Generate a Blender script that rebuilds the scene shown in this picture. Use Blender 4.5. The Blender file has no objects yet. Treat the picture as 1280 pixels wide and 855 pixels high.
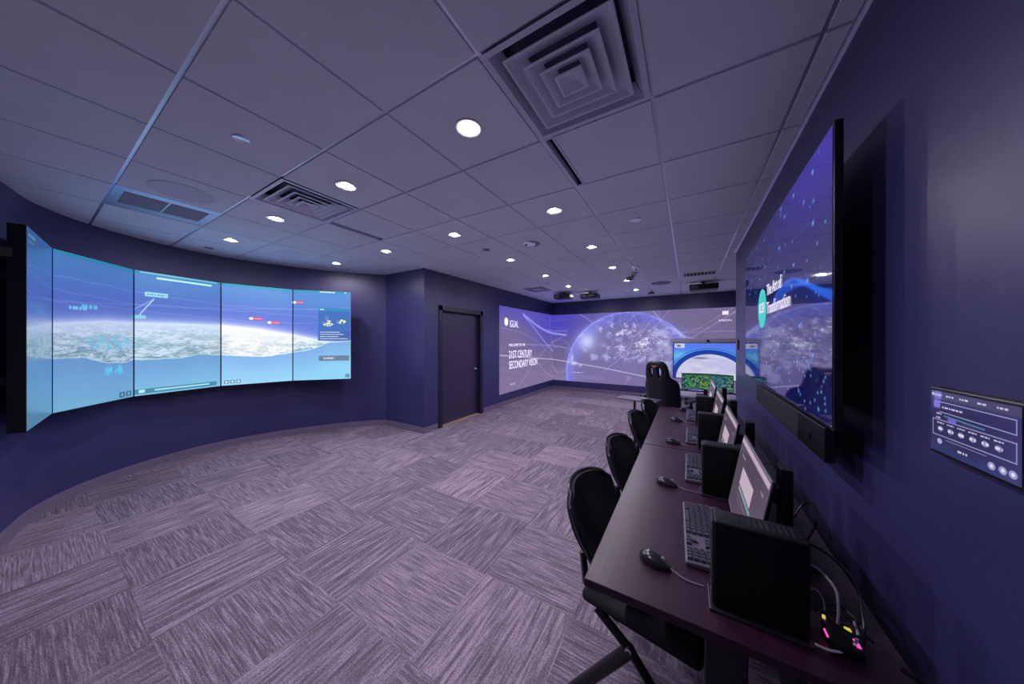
import bpy, bmesh, math, random
import numpy as np
from mathutils import Vector, Matrix
random.seed(4)
S = bpy.context.scene
COL = S.collection
T = .6096
CE = 2.76          # ceiling height
XR = .71           # right wall
XD = -3.63         # wall with the door
YB = 7.75          # back wall
YE = 3.95          # end of right wall

# ------------------------------------------------------------------ materials
def lin(c):
    return tuple((x/255/12.92 if x/255 <= .04045 else ((x/255+.055)/1.055)**2.4) for x in c)
def new_mat(name):
    m = bpy.data.materials.new(name); m.use_nodes = True
    n = m.node_tree.nodes; b = n['Principled BSDF']
    return m, n, m.node_tree.links, b
def mat(name, col, rough=.5, metal=0, spec=.5, bump=None, emit=None, es=1, vary=None, ior=None):
    m, n, l, b = new_mat(name)
    b.inputs['Base Color'].default_value = (*col, 1)
    b.inputs['Roughness'].default_value = rough
    b.inputs['Metallic'].default_value = metal
    b.inputs['Specular IOR Level'].default_value = spec
    if ior: b.inputs['IOR'].default_value = ior
    if emit:
        b.inputs['Emission Color'].default_value = (*emit, 1)
        b.inputs['Emission Strength'].default_value = es
    tc = n.new('ShaderNodeTexCoord')
    if bump:
        t = n.new('ShaderNodeTexNoise'); t.inputs['Scale'].default_value = bump[0]; t.inputs['Detail'].default_value = 4
        l.new(tc.outputs['Object'], t.inputs['Vector'])
        bp = n.new('ShaderNodeBump'); bp.inputs['Strength'].default_value = bump[1]; bp.inputs['Distance'].default_value = .01
        l.new(t.outputs['Fac'], bp.inputs['Height']); l.new(bp.outputs['Normal'], b.inputs['Normal'])
    v = vary if vary else (3, .93, 1.06)
    t = n.new('ShaderNodeTexNoise'); t.inputs['Scale'].default_value = v[0]
    l.new(tc.outputs['Object'], t.inputs['Vector'])
    r = n.new('ShaderNodeMapRange'); r.inputs['To Min'].default_value = v[1]; r.inputs['To Max'].default_value = v[2]
    l.new(t.outputs['Fac'], r.inputs['Value'])
    mx = n.new('ShaderNodeVectorMath'); mx.operation = 'SCALE'; mx.inputs[0].default_value = col
    l.new(r.outputs['Result'], mx.inputs['Scale']); l.new(mx.outputs['Vector'], b.inputs['Base Color'])
    return m
M = {}
M['wall'] = mat('navy_paint', (.036, .034, .124), .40, bump=(60, .05))
M['wall_dark'] = M['wall']
M['tile'] = mat('ceiling_tile_blue_lit', (.88, .95, .99), .72, spec=.5, bump=(220, .10))  # white tiles, with the screens' blue light put into the base colour
M['tee'] = mat('ceiling_tee_enamel', (.78, .78, .88), .36, metal=1)
M['gap'] = mat('plenum_black', (.02, .02, .03), .9)
M['base'] = mat('baseboard_vinyl', (.16, .13, .20), .35)
M['metalw'] = mat('white_enamel', (.90, .90, .95), .3, metal=.85)
M['vent'] = mat('diffuser_enamel', (.80, .82, .93), .25)
M['grille'] = mat('return_grille', (.36, .36, .42), .6, bump=(400, .6))
M['trim'] = mat('lamp_trim', (.75, .72, .76), .25)
M['door'] = mat('door_paint', (.032, .022, .066), .4)
M['frame'] = mat('door_frame_paint', (.014, .011, .032), .35)
M['steel'] = mat('brushed_steel', (.6, .6, .62), .25, metal=1)
M['brass'] = mat('threshold', (.65, .5, .3), .35, metal=.6)
M['black'] = mat('black_plastic', (.005, .005, .007), .35)
M['blackm'] = mat('black_matte', (.003, .003, .004), .7)
M['case'] = mat('computer_case', (.002, .002, .003), .55, spec=.25)
M['fabric'] = mat('black_fabric', (.006, .006, .010), .8, bump=(500, .5))
M['shell'] = mat('chair_shell', (.012, .012, .018), .3)
M['leather'] = mat('black_leatherette', (.009, .009, .013), .45, bump=(120, .2))
M['orange'] = mat('orange_stitch', (.32, .13, .05), .6)
M['key'] = mat('keycap', (.05, .048, .075), .35)
M['kbase'] = mat('keyboard_body', (.09, .08, .12), .4)
M['mouse'] = mat('mouse_shell', (.02, .018, .024), .22)
M['white'] = mat('white_cable', (.6, .6, .62), .4)
M['grey'] = mat('grey_plastic', (.26, .25, .32), .4)
M['silver'] = mat('silver_bezel', (.42, .38, .42), .3, metal=.3)

def wood():
    m, n, l, b = new_mat('dark_mahogany_laminate')
    tc = n.new('ShaderNodeTexCoord'); mp = n.new('ShaderNodeMapping'); mp.inputs['Scale'].default_value = (14, 1.2, 8)
    t = n.new('ShaderNodeTexNoise'); t.inputs['Scale'].default_value = 5; t.inputs['Detail'].default_value = 8; t.inputs['Roughness'].default_value = .65
    l.new(tc.outputs['Object'], mp.inputs['Vector']); l.new(mp.outputs['Vector'], t.inputs['Vector'])
    r = n.new('ShaderNodeValToRGB'); r.color_ramp.elements[0].position = .3; r.color_ramp.elements[1].position = .7
    r.color_ramp.elements[0].color = (.018, .006, .016, 1); r.color_ramp.elements[1].color = (.034, .012, .029, 1)
    l.new(t.outputs['Fac'], r.inputs['Fac']); l.new(r.outputs['Color'], b.inputs['Base Color'])
    b.inputs['Roughness'].default_value = .34; b.inputs['Specular IOR Level'].default_value = .34
    return m
M['wood'] = wood()

def carpet():
    m, n, l, b = new_mat('carpet_tile_quarter_turn')
    def math_(op, a=None, bb=None):
        x = n.new('ShaderNodeMath'); x.operation = op
        for i, v in enumerate((a, bb)):
            if v is None: continue
            if isinstance(v, (int, float)): x.inputs[i].default_value = v
            else: l.new(v, x.inputs[i])
        return x.outputs[0]
    tc = n.new('ShaderNodeTexCoord'); sp = n.new('ShaderNodeSeparateXYZ'); l.new(tc.outputs['Object'], sp.inputs[0])
    X, Y = sp.outputs[0], sp.outputs[1]
    sz = .61
    fx = math_('FLOOR', math_('DIVIDE', math_('ADD', X, 1.62), sz)); fy = math_('FLOOR', math_('DIVIDE', math_('ADD', Y, .02), sz))
    par = math_('PINGPONG', math_('ADD', fx, fy), 1.0)         # 0 or 1
    def streak(sx, sy, det, sc):
        cb = n.new('ShaderNodeCombineXYZ'); l.new(math_('MULTIPLY', X, sx), cb.inputs[0]); l.new(math_('MULTIPLY', Y, sy), cb.inputs[1])
        l.new(math_('ADD', math_('MULTIPLY', fx, 3.7), math_('MULTIPLY', fy, 9.1)), cb.inputs[2])
        t = n.new('ShaderNodeTexNoise'); t.inputs['Scale'].default_value = sc; t.inputs['Detail'].default_value = det; t.inputs['Roughness'].default_value = .6
        l.new(cb.outputs[0], t.inputs['Vector']); return t.outputs['Fac']
    a2 = streak(60, 4, 7, 1); a1 = streak(5, 120, 5, 1)
    def mixf(f, a, c):
        x = n.new('ShaderNodeMix'); l.new(f, x.inputs[0]); l.new(a, x.inputs[2]); l.new(c, x.inputs[3]); return x.outputs[0]
    st = mixf(par, a1, a2)
    cbf = mixf(par, streak(60, 420, 2, 1), streak(420, 60, 2, 1))
    big = n.new('ShaderNodeTexWhiteNoise'); big.noise_dimensions = '2D'
    cv = n.new('ShaderNodeCombineXYZ'); l.new(fx, cv.inputs[0]); l.new(fy, cv.inputs[1]); l.new(cv.outputs[0], big.inputs[0])
    grain = n.new('ShaderNodeTexNoise'); grain.inputs['Scale'].default_value = 170; l.new(tc.outputs['Object'], grain.inputs['Vector'])
    v = math_('ADD', math_('MULTIPLY', st, .50), math_('ADD', math_('MULTIPLY', cbf, .24), math_('MULTIPLY', grain.outputs['Fac'], .30)))
    v = math_('ADD', v, math_('MULTIPLY', big.outputs[0], .06))
    r = n.new('ShaderNodeValToRGB'); e = r.color_ramp.elements
    e[0].position = .41; e[0].color = (.060, .048, .072, 1)
    e[1].position = .67; e[1].color = (.375, .315, .385, 1)
    k = e.new(.545); k.color = (.154, .126, .168, 1)
    l.new(v, r.inputs[0]); l.new(r.outputs[0], b.inputs['Base Color'])
    b.inputs['Roughness'].default_value = .95; b.inputs['Specular IOR Level'].default_value = .15
    bp = n.new('ShaderNodeBump'); bp.inputs['Strength'].default_value = .2; bp.inputs['Distance'].default_value = .006
    l.new(v, bp.inputs['Height']); l.new(bp.outputs[0], b.inputs['Normal'])
    return m
M['carpet'] = carpet()

def screen_mat(name, strength=1.0, rough=.08, base=.006, ior=1.5, spec=.5):
    m, n, l, b = new_mat(name)
    a = n.new('ShaderNodeVertexColor'); a.layer_name = 'Picture'
    l.new(a.outputs['Color'], b.inputs['Emission Color'])
    b.inputs['Emission Strength'].default_value = strength
    b.inputs['Base Color'].default_value = (base, base, base*1.5, 1)
    b.inputs['Roughness'].default_value = rough; b.inputs['IOR'].default_value = ior
    b.inputs['Specular IOR Level'].default_value = spec
    return m

# ------------------------------------------------------------------ mesh helpers
def link(name, me, m, parent=None):
    o = bpy.data.objects.new(name, me); COL.objects.link(o)
    if m is not None:
        for mm in (m if isinstance(m, (list, tuple)) else [m]): me.materials.append(mm)
    if parent: o.parent = parent
    return o
def obj(name, bm, m, parent=None, smooth=False):
    me = bpy.data.meshes.new(name); bmesh.ops.recalc_face_normals(bm, faces=bm.faces[:])
    bm.to_mesh(me); bm.free()
    if smooth:
        for p in me.polygons: p.use_smooth = True
    o = link(name, me, m, parent)
    if smooth:
        md = o.modifiers.new('edges', 'EDGE_SPLIT'); md.split_angle = math.radians(40)
    return o
def tag(o, label=None, cat=None, group=None, kind=None):
    if label: o['label'] = label
    if cat: o['category'] = cat
    if group: o['group'] = group
    if kind: o['kind'] = kind
    return o
def thing(name, label, cat, loc=(0, 0, 0), rz=0, group=None):
    o = bpy.data.objects.new(name, None); COL.objects.link(o); o.empty_display_size = .1
    o.location = loc; o.rotation_euler = (0, 0, rz)
    return tag(o, label, cat, group)
def copy_tree(o, parent=None):
    c = o.copy(); COL.objects.link(c); c.parent = parent
    for ch in list(o.children): copy_tree(ch, c)
    return c
def nb(): return bmesh.new()
def box(bm, x0, x1, y0, y1, z0, z1, bev=0, seg=2, mat4=None):
    r = bmesh.ops.create_cube(bm, size=1)
    vs = r['verts']
    for v in vs:
        v.co = Vector(((x0+x1)/2+v.co.x*(x1-x0), (y0+y1)/2+v.co.y*(y1-y0), (z0+z1)/2+v.co.z*(z1-z0)))
    if bev:
        es = list({e for v in vs for e in v.link_edges})
        q = bmesh.ops.bevel(bm, geom=es, offset=bev, segments=seg, affect='EDGES', profile=.5)
        vs = list({v for f in q['faces'] for v in f.verts} | {v for v in vs if v.is_valid})
    if mat4 is not None:
        for v in vs: v.co = mat4 @ v.co
    return vs
def cyl(bm, c, r, h, seg=32, r2=None, axis='Z'):
    q = bmesh.ops.create_cone(bm, cap_ends=True, segments=seg, radius1=r, radius2=r if r2 is None else r2, depth=h)
    rot = {'Z': Matrix.Identity(3), 'X': Matrix.Rotation(math.pi/2, 3, 'Y'), 'Y': Matrix.Rotation(-math.pi/2, 3, 'X')}[axis]
    for v in q['verts']: v.co = rot @ v.co + Vector(c)
    return q['verts']
def lathe(bm, prof, c=(0, 0, 0), seg=32):
    rings = []
    for r, z in prof:
        if r < 1e-6: rings.append([bm.verts.new((c[0], c[1], c[2]+z))])
        else: rings.append([bm.verts.new((c[0]+r*math.cos(2*math.pi*i/seg), c[1]+r*math.sin(2*math.pi*i/seg), c[2]+z)) for i in range(seg)])
    for a, b in zip(rings, rings[1:]):
        for i in range(seg):
            j = (i+1) % seg
            if len(a) == 1 and len(b) > 1: bm.faces.new((a[0], b[i], b[j]))
            elif len(b) == 1 and len(a) > 1: bm.faces.new((a[i], a[j], b[0]))
            elif len(a) > 1: bm.faces.new((a[i], a[j], b[j], b[i]))
def tube(bm, pts, r, seg=8, rx=None, smooth_n=0):
    pts = [Vector(p) for p in pts]
    if smooth_n:
        q = []
        for i in range(len(pts)-1):
            p0 = pts[max(i-1, 0)]; p1 = pts[i]; p2 = pts[i+1]; p3 = pts[min(i+2, len(pts)-1)]
            for k in range(smooth_n):
                t = k/smooth_n
                q.append(.5*((2*p1)+(p2-p0)*t+(2*p0-5*p1+4*p2-p3)*t*t+(3*p1-p0-3*p2+p3)*t**3))
        q.append(pts[-1]); pts = q
    up = None; rings = []
    for i, p in enumerate(pts):
        d = (pts[min(i+1, len(pts)-1)]-pts[max(i-1, 0)]).normalized()
        if up is None:
            up = Vector((0, 0, 1)) if abs(d.z) < .9 else Vector((0, 1, 0))
        s = d.cross(up).normalized(); up = s.cross(d).normalized()
        rings.append([bm.verts.new(p + s*(r if rx is None else rx)*math.cos(2*math.pi*k/seg) + up*r*math.sin(2*math.pi*k/seg)) for k in range(seg)])
    for a, b in zip(rings, rings[1:]):
        for k in range(seg):
            bm.faces.new((a[k], a[(k+1) % seg], b[(k+1) % seg], b[k]))
    bm.faces.new(rings[0][::-1]); bm.faces.new(rings[-1])
def prism(bm, pts, z0, z1):
    a = [bm.verts.new((x, y, z0)) for x, y in pts]; b = [bm.verts.new((x, y, z1)) for x, y in pts]
    n = len(pts)
    for i in range(n): bm.faces.new((a[i], a[(i+1) % n], b[(i+1) % n], b[i]))
    bm.faces.new(a[::-1]); bm.faces.new(b)
def struct(name, bm, m): return tag(obj(name, bm, m), kind='structure')

# ------------------------------------------------------------------ picture helpers (pictures on displays)
def fbm(x, y, seed=0, octv=5):
    rs = np.random.RandomState(seed); tot = np.zeros_like(x); amp = .5; fr = 1.
    for o in range(octv):
        tab = rs.rand(256, 256); ix = np.floor(x*fr).astype(int); iy = np.floor(y*fr).astype(int)
        fx = x*fr-ix; fy = y*fr-iy; fx = fx*fx*(3-2*fx); fy = fy*fy*(3-2*fy)
        g = lambda a, b: tab[a % 256, b % 256]
        tot += amp*((g(ix, iy)*(1-fx)+g(ix+1, iy)*fx)*(1-fy)+(g(ix, iy+1)*(1-fx)+g(ix+1, iy+1)*fx)*fy)
        amp *= .5; fr *= 2.03
    return tot/(1-.5**octv)
def sm(a, b, x):
    t = np.clip((x-a)/(b-a), 0, 1); return t*t*(3-2*t)
class Pic:
    def __init__(s, X, Y, col): s.X, s.Y = X, Y; s.c = np.ones(X.shape+(3,))*np.array(col, float)
    def mix(s, w, col): w = np.clip(w, 0, 1)[..., None]; s.c = s.c*(1-w)+np.array(col, float)*w
    def line(s, pts, wd, col, a=1.):
        d = np.full(s.X.shape, 1e9)
        for (x0, y0), (x1, y1) in zip(pts, pts[1:]):
            dx, dy = x1-x0, y1-y0; L = dx*dx+dy*dy+1e-12
            t = np.clip(((s.X-x0)*dx+(s.Y-y0)*dy)/L, 0, 1)
            d = np.minimum(d, np.hypot(s.X-x0-t*dx, s.Y-y0-t*dy))
        s.mix(a*np.exp(-(d/wd)**2), col)
    def rect(s, x0, x1, y0, y1, col, a=1., soft=.004):
        w = sm(-soft, soft, s.X-x0)*sm(-soft, soft, x1-s.X)*sm(-soft, soft, s.Y-y0)*sm(-soft, soft, y1-s.Y)
        s.mix(a*w, col)
    def blob(s, x, y, rx, ry, col, a=1.):
        s.mix(a*np.exp(-((s.X-x)/rx)**2-((s.Y-y)/ry)**2), col)
    def disc(s, x, y, rx, ry, col, a=1., soft=.08):
        d = np.hypot((s.X-x)/rx, (s.Y-y)/ry); s.mix(a*sm(1+soft, 1-soft, d), col)
    def words(s, x0, x1, y, h, col, a=1., seed=1):
        rs = np.random.RandomState(seed); x = x0
        while x < x1:
            w = h*rs.uniform(.8, 3.0); s.rect(x, min(x+w, x1), y-h/2, y+h/2, col, a, h*.25); x += w+h*.6
def rgb_lin(c):
    c = np.clip(c/255., 0, None); return np.where(c <= .04045, c/12.92, ((c+.055)/1.055)**2.4)
def picture_mesh(name, P00, P10, P01, nx, ny, fn, m, parent=None):
    """a rectangle spanned by P00->P10 and P00->P01, its picture given by fn(U,V) as sRGB 0..255"""
    P00, P10, P01 = map(np.array, (P00, P10, P01))
    U, V = np.meshgrid(np.linspace(0, 1, nx), np.linspace(0, 1, ny))
    co = P00+U[..., None]*(P10-P00)+V[..., None]*(P01-P00)
    co = co.reshape(-1, 3)
    idx = np.arange(nx*ny).reshape(ny, nx)
    f = np.stack([idx[:-1, :-1], idx[:-1, 1:], idx[1:, 1:], idx[1:, :-1]], -1).reshape(-1, 4)
    me = bpy.data.meshes.new(name); me.from_pydata(co.tolist(), [], f.tolist()); me.update()
    at = me.color_attributes.new('Picture', 'FLOAT_COLOR', 'POINT')
    c = rgb_lin(fn(U, V)).reshape(-1, 3); c4 = np.concatenate([c, np.ones((len(c), 1))], 1).astype(np.float32)
    at.data.foreach_set('color', c4.ravel())
    return link(name, me, m, parent)
def text(name, body, size, loc, rot, m, parent, xs=1., extr=.0008, align='LEFT'):
    cu = bpy.data.curves.new(name, 'FONT'); cu.body = body; cu.size = size; cu.extrude = extr; cu.align_x = align
    tmp = bpy.data.objects.new('tmp', cu); COL.objects.link(tmp)
    dg = bpy.context.evaluated_depsgraph_get(); dg.update()
    me = bpy.data.meshes.new_from_object(tmp.evaluated_get(dg))
    bpy.data.objects.remove(tmp)
    for v in me.vertices: v.co.x *= xs
    me.materials.clear()
    o = link(name, me, m, parent); o.location = loc; o.rotation_euler = rot
    return o

# ------------------------------------------------------------------ ROOM
CURVE = [(-2.9, -1.36), (-3.4, -1.30), (-3.85, -1.2), (-4.33, -1.05), (-4.75, -.93), (-5.1, -.71), (-5.36, -.41), (-5.54, -.04), (-5.63, .42), (-5.56, .92), (-5.33, 1.5), (-5.02, 2.02), (-4.63, 2.43)]
def smooth2(pts, n=6):
    q = []; P = [Vector(p) for p in pts]
    for i in range(len(P)-1):
        p0 = P[max(i-1, 0)]; p1 = P[i]; p2 = P[i+1]; p3 = P[min(i+2, len(P)-1)]
        for k in range(n):
            t = k/n; q.append(tuple(.5*((2*p1)+(p2-p0)*t+(2*p0-5*p1+4*p2-p3)*t*t+(3*p1-p0-3*p2+p3)*t**3)))
    q.append(tuple(P[-1])); return q
CU = smooth2(CURVE)
def offset(pts, d):
    o = []
    for i, p in enumerate(pts):
        a = Vector(pts[max(i-1, 0)]); b = Vector(pts[min(i+1, len(pts)-1)]); t = (b-a).normalized(); n = Vector((-t.y, t.x))
        o.append((p[0]+n.x*d, p[1]+n.y*d))
    return o
bm = nb(); box(bm, -6.2, 3.0, -3.6, 8.1, -.1, 0); struct('floor', bm, M['carpet'])
def strip(name, pts, d0, d1, z0, z1, m):
    bm = nb(); A = offset(pts, d0); B = offset(pts, d1); prism_strip(bm, A, B, z0, z1); return struct(name, bm, m)
def prism_strip(bm, A, B, z0, z1):
    r = [[bm.verts.new((*a, z0)), bm.verts.new((*a, z1)), bm.verts.new((*b, z1)), bm.verts.new((*b, z0))] for a, b in zip(A, B)]
    for p, q in zip(r, r[1:]):
        for k in range(4): bm.faces.new((p[k], p[(k+1) % 4], q[(k+1) % 4], q[k]))
    bm.faces.new(r[0][::-1]); bm.faces.new(r[-1])
# direction of CURVE: inner side (room) is to its right, so outside = +offset?  checked: left normal points away from the room
sgn = 1
mid = len(CU)//2; om = offset(CU, .1)[mid]
if (Vector(om)-Vector((-2, .5))).length < (Vector(CU[mid])-Vector((-2, .5))).length: sgn = -1
w = strip('wall_curved', CU, 0, .12*sgn, 0, CE+.1, M['wall'])
for p in w.data.polygons: p.use_smooth = True
w.modifiers.new('edges', 'EDGE_SPLIT').split_angle = math.radians(40)
w = strip('baseboard_curved', CU, -.012*sgn, 0, 0, .095, M['base'])
w = strip('trim_3', CU, -.028*sgn, -.012*sgn, 0, .010, M['base'])
bm = nb(); box(bm, -4.75, XD, 2.43, 2.55, 0, CE+.1); struct('wall_jog', bm, M['wall'])
DY0, DY1, DZ = 2.80, 3.98, 2.12      # door opening
bm = nb(); box(bm, XD-.14, XD, 2.55, DY0, 0, CE+.1); box(bm, XD-.14, XD, DY1, YB+.12, 0, CE+.1); box(bm, XD-.14, XD, DY0, DY1, DZ, CE+.1)
struct('wall_left', bm, M['wall'])
bm = nb(); box(bm, XD, 2.9, YB, YB+.12, 0, CE+.1); struct('wall_back', bm, M['wall'])
bm = nb(); box(bm, XR, XR+.12, -3.4, YE, 0, CE+.1); struct('wall_right', bm, M['wall'])
bm = nb(); box(bm, XR+.12, 2.78, YE-.12, YE, 0, CE+.1); struct('wall_recess', bm, M['wall'])
bm = nb(); box(bm, 2.78, 2.9, YE-.12, YB, 0, CE+.1); struct('wall_far_right', bm, M['wall'])
bm = nb(); box(bm, -3.02, XR+.12, -3.52, -3.4, 0, CE+.1); box(bm, -3.02, -2.9, -3.4, -1.3, 0, CE+.1); struct('wall_front', bm, M['wall'])
bm = nb(); box(bm, -4.62, XD+.0, 2.418, 2.43, 0, .095); struct('baseboard_jog', bm, M['base'])
bm = nb(); box(bm, XD, XD+.012, 2.418, DY0-.07, 0, .095); box(bm, XD, XD+.012, DY1+.07, YB, 0, .095); struct('baseboard_left', bm, M['base'])
bm = nb(); box(bm, XD+.012, 2.78, YB-.012, YB, 0, .095); struct('baseboard_back', bm, M['base'])
bm = nb(); box(bm, XR-.012, XR, -3.4, YE, 0, .095); box(bm, XR-.012, XR+.12, YE, YE+.012, 0, .095); struct('baseboard_right', bm, M['base'])
bm = nb(); box(bm, XR-.022, XR, -3.4, YE, CE-.012, CE-.002); box(bm, XR-.004, XR, -3.4, YE, CE-.03, CE-.002); struct('trim_1', bm, M['tee'])

# door
d = thing('door_1', None, None, (XD, 0, 0)); d['kind'] = 'structure'
bm = nb(); box(bm, -.12, -.075, DY0+.04, DY1-.04, .012, DZ-.035, .002); obj('door_leaf', bm, M['door'], d)
bm = nb()
for y0, y1, z1 in ((DY0-.045, DY0+.04, DZ+.045), (DY1-.04, DY1+.045, DZ+.045)): box(bm, -.13, .016, y0, y1, 0, z1, .003)
box(bm, -.13, .016, DY0-.045, DY1+.045, DZ-.04, DZ+.045, .003); obj('door_frame', bm, M['frame'], d)
bm = nb(); cyl(bm, (-.066, DY1-.12, .96), .028, .018, axis='X'); tube(bm, [(-.06, DY1-.12, .96), (-.012, DY1-.12, .96), (-.008, DY1-.15, .96), (-.008, DY1-.24, .962)], .009, smooth_n=3)
obj('door_handle', bm, M['steel'], d, True)
bm = nb(); box(bm, -.13, -.01, DY0+.04, DY1-.04, 0, .011); obj('threshold', bm, M['brass'], d)

# ceiling: tiles with dropped edges over a tee grid
skip = {(-1, 0), (-5, 0), (-7, -1)}
bm = nb()
TH = .010
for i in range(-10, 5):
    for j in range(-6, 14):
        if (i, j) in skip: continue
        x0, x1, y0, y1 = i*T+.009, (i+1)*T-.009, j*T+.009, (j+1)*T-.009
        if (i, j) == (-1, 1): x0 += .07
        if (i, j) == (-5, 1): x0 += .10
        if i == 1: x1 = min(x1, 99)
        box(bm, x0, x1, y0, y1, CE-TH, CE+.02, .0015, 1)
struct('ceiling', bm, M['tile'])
bm = nb()
for i in range(-9, 5): box(bm, i*T-.012, i*T+.012, -3.6, 8.1, CE-.0025, CE+.03)
for j in range(-5, 14): box(bm, -6.2, 3.0, j*T-.012, j*T+.012, CE-.0024, CE+.03)
struct('trim_2', bm, M['tee'])
bm = nb(); box(bm, -6.2, 3.0, -3.6, 8.1, CE+.21, CE+.26); struct('ceiling_deck', bm, M['gap'])
ZF = CE-TH+.001        # face of the tiles

# downlights
def make_light():
    t = thing('downlight', 'x', 'ceiling light')
    bm = nb(); lathe(bm, [(.033, 0), (.043, -.006), (.070, -.007), (.078, 0)], seg=36); obj('trim_ring', bm, M['trim'], t, True)
    bm = nb(); lathe(bm, [(0, -.011), (.018, -.0105), (.027, -.008), (.033, -.001), (0, -.001)], seg=36); obj('lens', bm, M['lens'], t)
    ld = bpy.data.lights.new('lamp', 'AREA'); ld.shape = 'DISK'; ld.size = .07; ld.energy = LAMP; ld.color = (.93, .83, 1.0); ld.spread = math.radians(165)
    lo = bpy.data.objects.new('lamp', ld); COL.objects.link(lo); lo.parent = t; lo.location = (0, 0, -.014)
    return t
LAMP = 8.2
M['lens'] = mat('lamp_lens', (.8, .8, .8), .5, emit=(.93, .87, 1), es=400)
spots = []
for i, x in enumerate((-1.5, -3.5, -5.5, -7.5)):
    for j, y in enumerate((.5, 2.5, 4.5, 6.5, 8.5, 10.5)):
        if i > 1 and j > 1: continue
        spots.append((x*T, y*T, i, j))
spots.append((.5*T, 10.5*T, -1, 5)); spots.append((-1.5*T, -1.5*T, 0, -1))  # the last spot is an added lamp, out of view, for extra light
L0 = make_light()
rown = ['the ceiling row nearest the camera', 'the second ceiling row', 'the third ceiling row', 'the fourth ceiling row', 'the fifth ceiling row', 'the last ceiling row']
coln = {-1: 'farthest right', 0: 'nearest the right wall', 1: 'next in from the right', 2: 'second from the curved wall', 3: 'nearest the curved wall'}
for n_, (x, y, i, j) in enumerate(spots):
    o = L0 if n_ == 0 else copy_tree(L0)
    o.location = (x, y, ZF)
    o['label'] = 'lit round downlight in %s, %s' % (rown[j], coln[i]) if j >= 0 else 'added round downlight overhead, out of view by the camera'
    o['group'] = 'recessed downlights'

# square step diffusers
def diffuser(label, x0, y0):
    t = thing('air_diffuser', label, 'air vent', (x0+T/2, y0+T/2, ZF), 0, 'square ceiling diffusers')
    def ring(bm, r0, z0, r1, z1, th=.004):
        a = [bm.verts.new((sx*r0, sy*r0, z0)) for sx, sy in ((1, 1), (-1, 1), (-1, -1), (1, -1))]
        b = [bm.verts.new((sx*r1, sy*r1, z1)) for sx, sy in ((1, 1), (-1, 1), (-1, -1), (1, -1))]
        c = [bm.verts.new((sx*(r1-.012), sy*(r1-.012), z1+.001)) for sx, sy in ((1, 1), (-1, 1), (-1, -1), (1, -1))]
        for k in range(4):
            bm.faces.new((a[k], a[(k+1) % 4], b[(k+1) % 4], b[k])); bm.faces.new((b[k], b[(k+1) % 4], c[(k+1) % 4], c[k]))
    bm = nb(); h = T/2-.004
    for s in range(4):
        q = [(-h, -h), (h, -h), (h, h), (-h, h)]; a = q[s]; b = q[(s+1) % 4]; i_ = .275
        v = [bm.verts.new((a[0], a[1], -.004)), bm.verts.new((b[0], b[1], -.004)), bm.verts.new((b[0]/h*i_, b[1]/h*i_, -.004)), bm.verts.new((a[0]/h*i_, a[1]/h*i_, -.004))]
        bm.faces.new(v)
        v2 = [bm.verts.new((a[0]/h*i_, a[1]/h*i_, -.004)), bm.verts.new((b[0]/h*i_, b[1]/h*i_, -.004)), bm.verts.new((b[0]/h*.24, b[1]/h*.235, .06)), bm.verts.new((a[0]/h*.235, a[1]/h*.235, .06))]
        bm.faces.new(v2)
    obj('rim', bm, M['vent'], t)
    for k, (ro, ri, z0, z1) in enumerate(((.232, .150, -.004, .042), (.166, .098, -.010, .032), (.112, .050, -.014, .022))):
        bm = nb(); C4 = ((1, 1), (-1, 1), (-1, -1), (1, -1)); P = [(ro, z0+.004), (ro, z0), (ro-.010, z0), (ro-.020, z0+.007), (ro-.036, z0+.022), (ri, z1)]
        rg = [[bm.verts.new((sx*q, sy*q, z)) for sx, sy in C4] for q, z in P]
        for u_, v_ in zip(rg, rg[1:]):
            for m_ in range(4): bm.faces.new((u_[m_], u_[(m_+1) % 4], v_[(m_+1) % 4], v_[m_]))
        obj('louvre', bm, M['vent'], t, False)
    bm = nb(); P = [(.062, -.012), (.062, -.017), (.052, -.018), (.012, .006)]
    rg = [[bm.verts.new((sx*q, sy*q, z)) for sx, sy in C4] for q, z in P]
    for u_, v_ in zip(rg, rg[1:]):
        for m_ in range(4): bm.faces.new((u_[m_], u_[(m_+1) % 4], v_[(m_+1) % 4], v_[m_]))
    bm.faces.new(rg[-1])
    obj('centre_cone', bm, M['vent'], t)
    bm = nb(); box(bm, -.27, .27, -.27, .27, .11, .13)
    for s in (-1, 1): box(bm, s*.285-.005, s*.285+.005, -.285, .285, .0, .13); box(bm, -.285, .285, s*.285-.005, s*.285+.005, .0, .13)
    obj('neck', bm, M['ventneck'], t)
M['ventneck'] = mat('duct_neck', (.12, .12, .22), .6)
diffuser('large square stepped air diffuser overhead beside the nearest downlight', -T, 0)
diffuser('square stepped air diffuser above the curved display, lit pale blue', -5*T, 0)
def slot(label, x0, x1, y0):
    t = thing('slot_diffuser', label, 'air vent', (x0, y0, ZF), 0, 'narrow ceiling slots')
    bm = nb(); w = x1-x0
    box(bm, 0, .012, 0, T, -.004, .05); box(bm, w-.012, w, 0, T, -.004, .05); box(bm, .012, w-.012, 0, .012, -.004, .05); box(bm, .012, w-.012, T-.012, T, -.004, .05)
    obj('frame', bm, M['vent'], t)
    bm = nb(); box(bm, .012, w-.012, .012, T-.012, .035, .045); obj('backing', bm, M['gap'], t)
slot('narrow dark slot vent beyond the large overhead diffuser', -T+.012, -T+.078, T)
slot('narrow slot vent beyond the blue-lit diffuser', -5*T+.012, -5*T+.105, T)
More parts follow.
